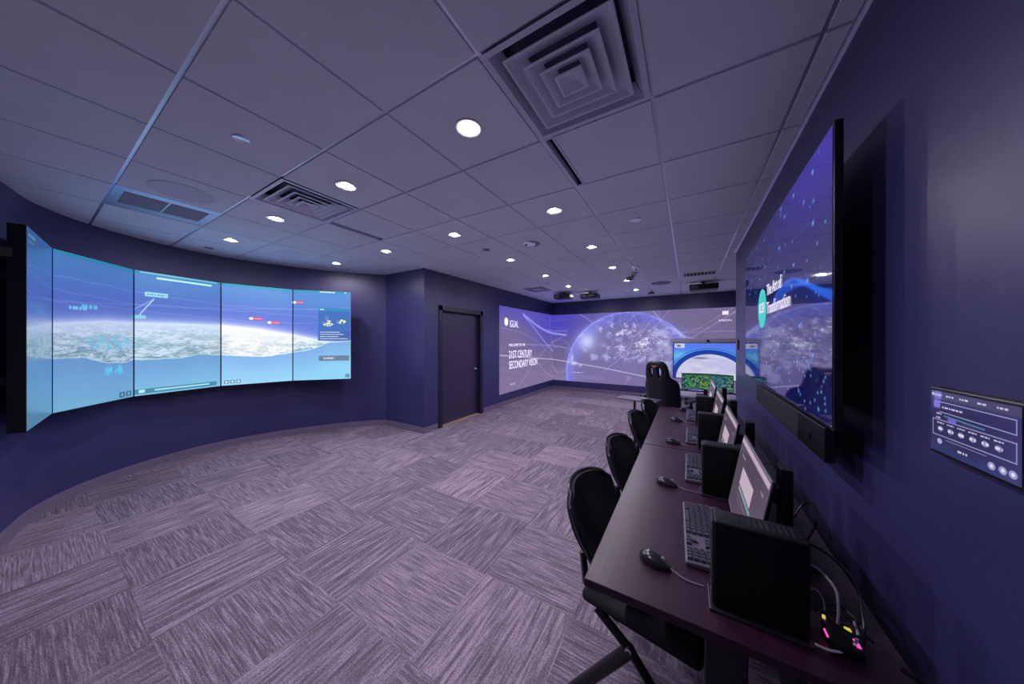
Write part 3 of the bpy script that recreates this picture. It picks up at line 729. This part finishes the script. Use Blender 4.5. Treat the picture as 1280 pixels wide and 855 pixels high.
bm = nb(); box(bm, -.26, .26, -.24, .28, .40, .50, .04, 4); box(bm, -.29, -.21, -.18, .26, .42, .55, .035, 4); box(bm, .21, .29, -.18, .26, .42, .55, .035, 4); obj('seat', bm, M['leather'], t, True)
for s in (-1, 1):
    bm = nb(); tube(bm, [(s*.30, 0, .42), (s*.34, 0, .46), (s*.34, 0, .64)], .018); box(bm, s*.34-.045, s*.34+.045, -.13, .14, .64, .67, .012, 3); obj('armrest', bm, M['black'], t)
bm = nb(); cyl(bm, (0, 0, .27), .028, .26); cyl(bm, (0, 0, .13), .045, .08); obj('gas_lift', bm, M['black'], t)
for k in range(5):
    a = 2*math.pi*k/5+.3; bm = nb(); tube(bm, [(0, 0, .12), (.17*math.cos(a), .17*math.sin(a), .10), (.32*math.cos(a), .32*math.sin(a), .075)], .018, rx=.028)
    l_ = obj('base_arm', bm, M['black'], t)
    bm = nb(); cyl(bm, (.32*math.cos(a), .32*math.sin(a), .03), .03, .045, 16, axis='Y'); obj('castor', bm, M['blackm'], l_)

t = thing('side_table', 'thin-topped pole side table beside the gaming chair', 'table', (-.47, 3.55, 0), math.radians(-12))
bm = nb(); box(bm, -.28, .28, -.14, .14, .695, .715, .008, 3); obj('tabletop', bm, M['kbase'], t)
bm = nb(); cyl(bm, (-.05, 0, .36), .015, .68, 16); obj('pole', bm, M['black'], t)
bm = nb(); box(bm, -.22, .22, -.16, .16, 0, .02, .006); obj('base', bm, M['black'], t)
bm = nb(); box(bm, -.04, .04, -.028, .028, 0, .02, .009, 3); o = tag(obj('game_controller', bm, M['grey']), 'small grey handset lying on the pole side table', 'controller'); o.location = (-.37, 3.50, .715)

# ------------------------------------------------------------------ RIGHT WALL TELEVISION
TY0, TY1, TZ0, TZ1, TX = .443, 2.425, 1.237, 2.312, .600
def tv_pic(U, V):
    y = TY1-U*(TY1-TY0); z = TZ0+V*(TZ1-TZ0); p = Pic(y, z, (16, 20, 66))
    p.mix(sm(1.75, 2.35, z)*sm(1.9, .4, y), (46, 30, 150)); p.mix(.8*sm(1.55, 1.25, z), (10, 16, 70))
    r = fbm(y*3, z*3, 90)
    wv = lambda yy: 1.80-.13*np.sin((yy-1.05)*4.3)*1.0
    for k in range(14):
        c = 1.790+.072*np.cos((y-1.02)*(4.6-.08*k))-.0075*k*(.4+np.abs(y-.75))
        p.mix((.62-.02*k)*np.exp(-((z-c)/.0045)**2)*sm(1.5, 1.2, y), (46, 112, 235))
    p.mix(.30*sm(1.5, 1.2, y)*np.exp(-((z-1.755-.07*np.cos((y-1.02)*4.4))/.045)**2), (28, 66, 200))
    rs = np.random.RandomState(17)
    for k in range(150):
        a = rs.uniform(TY0, TY1); b = rs.uniform(TZ0, TZ1)
        if abs(b-1.78) < .12 and a > .95: continue
        s = rs.choice([.0045, .0065, .010]); p.blob(a, b, s*1.2, s, (125, 180, 255), rs.uniform(.6, 1.))
    for k in range(40):
        a = .5+.9*rs.rand()**1.5; b = 1.26+.3*rs.rand()**1.3; p.blob(a, b, .007, .006, (120, 180, 255), .9)
    for k in range(40):
        a = rs.normal(1.75, .12); b = rs.normal(2.02, .10); p.blob(a, b, .006, .005, (120, 180, 255), .8)
    return p.c
tv = thing('wall_television', 'large glossy wall television with a teal round logo on the right wall', 'television', (TX, (TY0+TY1)/2, TZ0), -.012)
yc = (TY0+TY1)/2
bm = nb(); box(bm, .0, .024, TY0-yc, TY1-yc, 0, TZ1-TZ0, .003); obj('housing', bm, M['black'], tv)
TVM = screen_mat('glossy_television_panel', 1.0, rough=.035, ior=5.5, base=.004)
picture_mesh('screen', (-.002, TY1-yc-.012, .014), (-.002, TY0-yc+.008, .014), (-.002, TY1-yc-.012, TZ1-TZ0-.012), 330, 200, tv_pic, TVM, tv)
RM = (math.pi/2, 0, -math.pi/2)
TEAL = mat('teal_logo', (.01, .05, .05), .3, emit=lin((40, 205, 190)), es=.9)
TWH = mat('caption_white', (.1, .1, .1), .3, emit=lin((225, 220, 245)), es=.9)
bm = nb(); lathe(bm, [(0, 0), (.135, 0), (.135, .001), (0, .001)], seg=48); o = obj('round_logo', bm, TEAL, tv); o.rotation_euler = (0, -math.pi/2, 0); o.location = (-.003, 1.655-yc, 1.775-TZ0)
text('logo_lettering', 'ICEI', .10, (-.0055, 1.745-yc, 1.745-TZ0), RM, TWH, tv, 1.0)
text('caption', 'The Art of', .10, (-.0045, 1.50-yc, 1.845-TZ0), RM, TWH, tv, .85)
text('caption', 'Transformation', .11, (-.0045, 1.50-yc, 1.725-TZ0), RM, TWH, tv, .78)
bm = nb(); box(bm, .024, .108, -.35, .35, .35, .75); obj('wall_mount', bm, M['blackm'], tv)
t = thing('soundbar', 'long black bar speaker mounted under the wall television', 'speaker', (.66, 1.24, 1.09))
bm = nb(); box(bm, -.052, -.028, -.34, .66, .0, .125, .004, 2); box(bm, -.03, .052, .0, .1, .03, .08); obj('body', bm, M['blackm'], t)
bm = nb(); box(bm, -.056, -.024, -.66, -.34, -.005, .13, .005, 2); tag(obj('camera_housing', bm, M['black'], t), 'deeper camera housing at the near end')
bm = nb(); cyl(bm, (-.058, -.5, .06), .018, .006, 24, axis='X'); obj('lens', bm, M['shell'], t)

# touch panel
def touch_pic(U, V):
    X = U*.235; Z = V*.148; p = Pic(X, Z, (44, 40, 84)); W = (205, 205, 240)
    p.mix(sm(.5, 1, U)*.5, (62, 54, 120)); p.mix(sm(.25, 0, V)*.7, (50, 66, 118)); p.rect(0, .235, .128, .148, (70, 66, 100))
    p.rect(.012, .036, .128, .147, (125, 115, 215)); p.rect(.010, .032, .106, .126, (130, 120, 225))
    p.disc(.008, .139, .004, .004, W)
    for x in (.014, .050, .090, .138, .184): p.words(x, x+.024, .138, .004, W, 1, int(x*1000))
    for a, b in (((.030, .122), (.225, .122)), ((.225, .122), (.225, .094)), ((.225, .094), (.030, .098)), ((.008, .078), (.225, .078)), ((.225, .078), (.225, .040)), ((.225, .040), (.008, .040)), ((.008, .040), (.008, .078))):
        p.line([a, b], .0011, (170, 175, 225), 1)
    p.line([(.045, .090), (.155, .086)], .0016, (80, 150, 190), 1); p.words(.038, .10, .110, .004, W, 1, 5); p.words(.02, .036, .093, .0035, W, 1, 6); p.words(.018, .034, .083, .0035, W, 1, 7)
    p.rect(.055, .082, .079, .088, (120, 105, 215))
    for k in range(6): p.words(.022+.031*k, .044+.031*k, .071, .003, W, 1, 20+k); p.disc(.033+.031*k, .057, .008, .0065, (150, 150, 205), .8); p.words(.025+.031*k, .042+.031*k, .057, .006, (235, 235, 250), .9, 30+k)
    p.disc(.030, .026, .008, .0065, (170, 175, 225)); p.line([(.05, .033), (.16, .033)], .0008, (150, 150, 210), 1); p.words(.085, .112, .018, .005, W, 1, 51)
    for x in (.172, .197, .218): p.disc(x, .017, .009, .008, (165, 165, 220), .9); p.disc(x, .017, .004, .004, (235, 235, 250), .9)
    p.rect(.1, .14, .083, .086, (90, 84, 140), .6)
    return p.c
t = thing('touch_panel', 'small wall touch control panel with outlined menu buttons at the right edge', 'control panel', (XR, .075, 1.355))
bm = nb(); box(bm, -.022, .002, -.125, .125, -.082, .082, .004, 2); obj('housing', bm, M['black'], t)
picture_mesh('screen', (-.0235, .1175, -.074), (-.0235, -.1175, -.074), (-.0235, .1175, .074), 240, 150, touch_pic, screen_mat('touch_glass', .9, rough=.15), t)
t = thing('door_access_reader', 'slim bright metal plate near the end of the right wall', 'switch', (XR, 3.70, 1.50))
bm = nb(); box(bm, -.012, .002, -.035, .035, -.065, .065, .004); obj('plate', bm, M['blackm'], t)
bm = nb(); box(bm, -.018, -.012, .012, .03, -.05, .055, .003); obj('lever', bm, M['steel'], t)

# ------------------------------------------------------------------ WORK TABLES
def table(label, y0, y1):
    t = thing('work_table', label, 'table', (.26, (y0+y1)/2, 0), 0, 'long dark work tables along the right wall'); h = (y1-y0)/2
    bm = nb(); box(bm, -.41, .37, -h, h, .712, .740, .003, 2); obj('tabletop', bm, M['wood'], t)
    bm = nb(); box(bm, .16, .18, -h+.12, h-.12, .42, .71); obj('modesty_panel', bm, M['blackm'], t)
    for s in (-1, 1):
        bm = nb(); y = s*(h-.13); box(bm, -.06, .05, y-.025, y+.025, .05, .70, .006); box(bm, -.26, .26, y-.03, y+.03, .675, .712); box(bm, -.30, .30, y-.03, y+.03, .0, .045, .01, 3); obj('leg', bm, M['black'], t)
table('nearest dark mahogany work table along the right wall', .0, 1.515)
table('farther dark mahogany work table along the right wall', 1.522, 3.04)

# chairs
def make_chair():
    t = thing('office_chair', 'x', 'chair')
    # local: faces +x, origin on floor under the seat centre
    bm = nb(); nz, ny = 12, 12; F = []; Bk = []
    for i in range(nz+1):
        v = i/nz; z = .50+.355*v; hw = .165+.045*sm(0, .6, np.array(v))
        if v > .8: hw *= math.sqrt(max(0, 1-((v-.8)/.2)**2*.42))
        if v < .12: hw *= .9+.1*v/.12
        fr = []; bk = []
        for k in range(ny+1):
            u = -1+2*k/ny; x = -.20-.15*v+.055*u*u-.02*math.sin(v*3.1)
            zz = z-.022*abs(u)**4*(v > .9)
            fr.append(bm.verts.new((x, u*hw, zz))); bk.append(bm.verts.new((x-.028, u*hw, zz)))
        F.append(fr); Bk.append(bk)
    for i in range(nz):
        for k in range(ny):
            bm.faces.new((F[i][k], F[i][k+1], F[i+1][k+1], F[i+1][k])); bm.faces.new((Bk[i][k], Bk[i+1][k], Bk[i+1][k+1], Bk[i][k+1]))
        bm.faces.new((F[i][0], F[i+1][0], Bk[i+1][0], Bk[i][0])); bm.faces.new((F[i][ny], Bk[i][ny], Bk[i+1][ny], F[i+1][ny]))
    for k in range(ny):
        bm.faces.new((F[0][k], Bk[0][k], Bk[0][k+1], F[0][k+1])); bm.faces.new((F[-1][k], F[-1][k+1], Bk[-1][k+1], Bk[-1][k]))
    o = obj('backrest', bm, M['fabric'], t, True)
    # shell rim around the back
    bm = nb(); pts = []
    for i in range(nz+1):
        v = i/nz; hw = .165+.045*float(sm(0, .6, np.array(v)))
        if v > .8: hw *= math.sqrt(max(0, 1-((v-.8)/.2)**2*.42))
        pts.append((-.215-.15*v+.055, -hw-.004, .50+.355*v-.02*(v > .9)))
    top = [(-.375+.055*u*u, u*pts[-1][1]*-1, .858-.022*abs(u)**4) for u in np.linspace(-.9, .9, 9)]
    tube(bm, pts+top+[(p[0], -p[1], p[2]) for p in reversed(pts)], .009, 8); obj('back_rim', bm, M['shell'], t, True)
    bm = nb(); vs = box(bm, -.23, .22, -.225, .225, .425, .475, .022, 4)
    obj('seat', bm, M['fabric'], t, True)
    for s in (-1, 1):
        bm = nb(); tube(bm, [(-.19, s*.16, .43), (-.235, s*.165, .47), (-.25, s*.165, .60)], .014, 8, rx=.02); obj('back_upright', bm, M['black'], t, True)
        bm = nb(); tube(bm, [(-.16, s*.215, .43), (-.02, s*.222, .355), (.33, s*.235, .012)], .016, 10, rx=.018); obj('leg', bm, M['black'], t, True)
        bm = nb(); tube(bm, [(-.015, s*.222, .36), (-.27, s*.235, .012)], .025, 10, rx=.022); obj('leg', bm, M['black'], t, True)
        bm = nb(); cyl(bm, (-.02, s*.236, .36), .012, .012, 14, axis='Y'); obj('pivot_cap', bm, M['steel'], t)
    return t
C0 = make_chair()
for k, (x, y, r, lb) in enumerate(((.02, .435, -10, 'black fabric-backed office chair nearest the camera, tucked under the near table'),
                                 (.03, 1.13, -9, 'black office chair second from the camera at the near table'),
                                 (.03, 1.98, -9, 'black office chair at the near end of the farther table'),
                                 (.06, 2.62, -9, 'black office chair farthest along the tables, beside the pole side table'))):
    o = C0 if k == 0 else copy_tree(C0); o.location = (x, y, 0); o.rotation_euler = (0, 0, math.radians(r)); o['label'] = lb; o['group'] = 'office chairs at the work tables'

# workstations
ORD = ['nearest the camera', 'second from the camera', 'third from the camera', 'farthest down the tables']
TT = .740
def rounded_top_monitor(first):
    t = thing('desktop_monitor', 'x', 'monitor')
    return t
def mon_pic(U, V):
    X = U*.54; Z = V*.33; p = Pic(X, Z, (84, 72, 88)); p.mix(.4*sm(.0, .33, Z), (70, 58, 76))
    p.rect(0, .54, .305, .33, (185, 165, 180)); p.rect(.13, .37, .145, .225, (190, 172, 188)); p.rect(.13, .40, .118, .142, (74, 100, 104)); p.words(.14, .39, .130, .010, (180, 196, 196), .9, 3)
    p.words(.06, .14, .262, .008, (180, 165, 180), .9, 5); p.words(.13, .33, .10, .006, (150, 135, 150), .8, 6); p.words(.46, .50, .262, .010, (160, 150, 165), .8, 7); p.words(.15, .24, .082, .006, (140, 128, 142), .7, 9)
    return p.c
MM = screen_mat('desktop_monitor_panel', 1.0, rough=.25, spec=.4)
def make_monitor():
    t = thing('desktop_monitor', 'x', 'monitor')                 # origin on table under the stand; faces -x
    h = bpy.data.objects.new('housing', None)
    tilt = math.radians(-10.5)
    mt = Matrix.Translation((-.13, -.05, .195)) @ Matrix.Rotation(-tilt, 4, 'Y')
    bm = nb(); box(bm, .002, .013, -.272, .272, -.168, .168, .003, 2, mt); box(bm, .012, .032, -.15, .15, -.10, .08, .008, 2, mt); obj('housing', bm, M['black'], t)
    bm = nb(); box(bm, -.001, .003, -.272, .272, .160, .168, 0, 2, mt); box(bm, -.001, .003, -.272, -.267, -.168, .168, 0, 2, mt); box(bm, -.001, .003, .267, .272, -.168, .168, 0, 2, mt); box(bm, -.001, .003, -.272, .272, -.168, -.158, 0, 2, mt); tag(obj('bezel', bm, M['silver'], t), 'slim silver bezel')
    q = lambda y, z: tuple(mt @ Vector((-.0012, y, z)))
    picture_mesh('screen', q(.266, -.157), q(-.266, -.157), q(.266, .159), 110, 70, mon_pic, MM, t)
    bm = nb(); box(bm, -.02, .018, -.035, .035, .01, .31, .004, 2); box(bm, -.11, -.02, -.03, .03, .17, .23, .004, 2); obj('stand_column', bm, M['black'], t)
    bm = nb(); box(bm, -.12, .07, -.12, .12, 0, .012, .004, 2); obj('stand_base', bm, M['black'], t)
    return t
def make_pc():
    t = thing('desktop_computer', 'x', 'computer')     # origin near bottom front corner, body +x, +y
    bm = nb(); box(bm, 0, .215, 0, .085, .008, .268, .007, 3); obj('case', bm, M['case'], t, True)
    bm = nb(); box(bm, -.006, .004, .004, .081, .012, .266, .006, 3); obj('front_bezel', bm, M['mouse'], t)
    bm = nb()
    for k in range(9): box(bm, -.0072, -.0055, .014, .071, .150+.010*k, .155+.010*k)
    obj('air_grille', bm, M['shell'], t)
    bm = nb(); cyl(bm, (-.007, .042, .125), .008, .003, 20, axis='X'); obj('round_badge', bm, M['steel'], t)
    bm = nb()
    for k in range(3): box(bm, -.0072, -.0055, .036, .048, .045+.022*k, .052+.022*k)
    obj('port', bm, M['shell'], t)
    bm = nb(); box(bm, -.012, .22, -.012, .097, 0, .008, .003); tag(obj('stand_tray', bm, M['mouse'], t), 'flat stand under the case')
    bm = nb()
    for k in range(12): box(bm, .03+.014*k, .036+.014*k, .02, .065, .267, .2688)
    obj('top_grille', bm, M['shell'], t)
    return t
def make_keyboard(full):
    t = thing('computer_keyboard', 'x', 'keyboard')    # origin centre, long side along y, space bar toward -x
    bm = nb(); box(bm, -.075, .075, -.223, .223, .0, .016, .005, 3)
    for v in bm.verts: v.co.z += (v.co.x+.075)*.05 if v.co.z > .008 else 0
    obj('body', bm, M['kbase'], t)
    rows = []
    def key(x, y, wx, wy):
        b = nb(); r = bmesh.ops.create_cube(b, size=1)
        for v in r['verts']:
            s = .84 if v.co.z > 0 else 1.
            v.co = Vector((v.co.x*wx*s, v.co.y*wy*s, .006+v.co.z*.009))
        z = .0155+(x+.075)*.05; return b, (x, y, z)
    ks = []
    P = .0188
    # main block from y=+.213 (escape, tab side) to y=-.075 ; then navigation ; then number pad
    for r in range(6):
        x = -.060+r*.0208 if r < 5 else .060
        if r == 0:
            y = .213
            for wd in (1.4, 1.2, 1.2, 6., 1.2, 1.2, 1.4): ks.append((x, y-wd*P/2, .0165, wd*P-.003)); y -= wd*P
        else:
            n = 13 if r < 5 else 12; wlist = [P*1.35]+[P]*(n-2)+[P*1.35] if r < 5 else [P*1.1]*n
            y = .213
            for wd in wlist: ks.append((x, y-wd/2, .0165 if r < 5 else .013, wd-.003)); y -= wd
    for r in (0, 4, 3, 5):
        x = -.060+r*.0208 if r < 5 else .060
        for c in range(3): ks.append((x, -.075-P*c, .0165 if r < 5 else .013, P-.003))
    ks.append((-.060+.0208, -.075-P, .0165, P-.003))
    for r in range(5):
        x = -.060+r*.0208
        for c in range(4): ks.append((x, -.145-P*c, .0165, P-.003))
    cache = {}
    if full:
        for x, y, wx, wy in ks[:100]:
            kk = (round(wx, 4), round(wy, 4))
            b, loc = key(x, y, wx, wy)
            if kk in cache: b.free(); o = bpy.data.objects.new('key', cache[kk]); COL.objects.link(o); o.parent = t
            else: o = obj('key', b, M['key'], t); cache[kk] = o.data
            o.location = loc
    else:
        big = nb()
        for x, y, wx, wy in ks: box(big, x-wx/2, x+wx/2, y-wy/2, y+wy/2, .015+(x+.075)*.05, .024+(x+.075)*.05)
        obj('keys', big, M['key'], t)
    return t
def make_mouse():
    t = thing('computer_mouse', 'x', 'mouse')           # long axis x, front toward +x
    bm = nb(); bmesh.ops.create_uvsphere(bm, u_segments=24, v_segments=14, radius=1)
    for v in bm.verts:
        x, y, z = v.co; z = max(z, -.25)
        v.co = Vector((x*.055, y*(.031-.004*x), (z+.25)*.029*(1-.25*x)))
    obj('shell', bm, M['mouse'], t, True)
    bm = nb(); cyl(bm, (.028, 0, .0285), .008, .007, 18, axis='Y'); obj('scroll_wheel', bm, M['grey'], t)
    bm = nb(); tube(bm, [(.053, 0, .010), (.09, -.006, .004), (.12, -.004, .003), (.152, .006, .003)], .0017, 6, smooth_n=4); obj('cord', bm, M['grey'], t)
    return t
mo0, pc0, kbF, ms0 = make_monitor(), make_pc(), make_keyboard(True), make_mouse()
SP = .755
kb1 = copy_tree(kbF); kb2 = copy_tree(kbF); kb3 = copy_tree(kbF)
for i in range(4):
    o = mo0 if i == 0 else copy_tree(mo0); o.location = (.487, .56+SP*i, TT); o['label'] = 'tilted desktop monitor with a grey login screen, %s' % ORD[i]; o['group'] = 'desktop monitors on the work tables'
    o = pc0 if i == 0 else copy_tree(pc0); o.location = (.223, .085+SP*i, TT); o['label'] = 'small black upright desktop computer, %s' % ORD[i]; o['group'] = 'upright desktop computers'
    o = (kbF, kb1, kb2, kb3)[i]; o.location = (.215, (.465, 1.186, 1.907, 2.672)[i], TT); o.rotation_euler = (0, 0, math.radians(2 if i == 0 else 0)); o['label'] = 'black full-size keyboard lying on the table, %s' % ORD[i]; o['group'] = 'keyboards on the work tables'
    o = ms0 if i == 0 else copy_tree(ms0); o.location = (.052, (.195, .87, 1.64, 2.38)[i], TT); o.rotation_euler = (0, 0, math.radians((-14, -8, -6, -4)[i])); o['label'] = 'black corded mouse on the table, %s' % ORD[i]; o['group'] = 'computer mice on the work tables'
o = copy_tree(ms0); o.location = (.10, 2.93, TT); o.rotation_euler = (0, 0, math.radians(70)); o['label'] = 'black mouse at the very far end of the farther table'; o['group'] = 'computer mice on the work tables'

# cables and the glowing hub behind the nearest computer
def cable(label, pts, r, m, group):
    bm = nb(); tube(bm, pts, r, 8, smooth_n=6); return tag(obj('cable', bm, m, None, True), label, 'cable', group)
t = thing('usb_hub', 'small hub with glowing pink and yellow lights behind the nearest computer', 'hub', (.510, .135, TT))
bm = nb(); box(bm, -.03, .03, -.045, .045, 0, .03, .006, 2); obj('body', bm, M['black'], t)
for nm, x, y, z, dx, dy, dz, c, e in (('pink_light', -.031, -.005, .02, .0015, .024, .002, (1, .05, .35), 2), ('pink_light', .022, -.02, .031, .004, .025, .0015, (.9, .1, .6), .9), ('yellow_light', -.024, .035, .034, .003, .006, .004, (1, .85, .1), .6), ('yellow_light', .018, .02, .032, .006, .010, .002, (1, .85, .1), .6)):
    bm = nb(); box(bm, x-dx, x+dx, y-dy/2, y+dy/2, z-dz, z+dz); tag(obj('indicator_light', bm, mat(nm, (.1, .1, .1), .4, emit=c, es=e), t), 'glowing '+nm.replace('_', ' '))
cable('white cable arching out of the nearest computer', [(.44, .15, .925), (.465, .13, .925), (.487, .10, .905), (.493, .10, .86), (.495, .11, .81)], .0032, M['white'], None)
cable('white cable looping low beside the glowing hub', [(.445, .085, .752), (.475, .085, .75), (.512, .10, .757), (.535, .12, .785), (.535, .14, .81)], .0032, M['white'], None)
cable('thin white cable behind the nearest computer', [(.44, .12, .865), (.455, .12, .875), (.468, .115, .86), (.472, .115, .83)], .0016, M['white'], None)
cable('long black cable running along the wall from the nearest monitor', [(.50, .52, .80), (.55, .40, .84), (.58, .28, .84), (.565, .18, .80), (.55, .13, .76)], .004, M['black'], None)
cable('black cable loop behind the nearest monitor stand', [(.51, .55, .86), (.55, .60, .90), (.57, .55, .93), (.56, .50, .88), (.53, .50, .80)], .003, M['black'], None)
cable('tangled black cable around the glowing hub', [(.46, .14, .80), (.50, .17, .82), (.53, .15, .82), (.545, .12, .80), (.52, .10, .80), (.48, .12, .81), (.52, .17, .80), (.57, .14, .77)], .0035, M['black'], None)
cable('black cable dropping behind the near end of the table', [(.60, .10, .76), (.65, .07, .73), (.66, .06, .5), (.65, .07, .2), (.64, .1, .01)], .006, M['black'], None)

# ------------------------------------------------------------------ WORLD, CAMERA
w = bpy.data.worlds.new('dark_surroundings'); S.world = w; w.use_nodes = True
w.node_tree.nodes['Background'].inputs[0].default_value = (.01, .01, .02, 1)
cam = bpy.data.cameras.new('camera'); co = bpy.data.objects.new('camera', cam); COL.objects.link(co); S.camera = co
F_, YAW, PIT, ROL = 365.55, -.5319, -.0005, .001
cam.sensor_width = 36; cam.sensor_fit = 'HORIZONTAL'; cam.lens = F_/1280*36; cam.clip_start = .02
cam.shift_x = -5.64/1280; cam.shift_y = -2.03/1280
f = Vector((math.sin(YAW)*math.cos(PIT), math.cos(YAW)*math.cos(PIT), math.sin(PIT))); r = Vector((math.cos(YAW), -math.sin(YAW), 0)); u = r.cross(f)
r2 = r*math.cos(ROL)+u*math.sin(ROL); u2 = -r*math.sin(ROL)+u*math.cos(ROL)
mw = Matrix((r2, u2, -f)).transposed().to_4x4(); mw.translation = (.25750*T, -1.6062*T, 2.5463*T)
co.matrix_world = mw
vs = S.view_settings; S.display_settings.display_device = 'sRGB'; vs.view_transform = 'Standard'; vs.look = 'None'; vs.gamma = 1; vs.use_curve_mapping = False; vs.exposure = 0
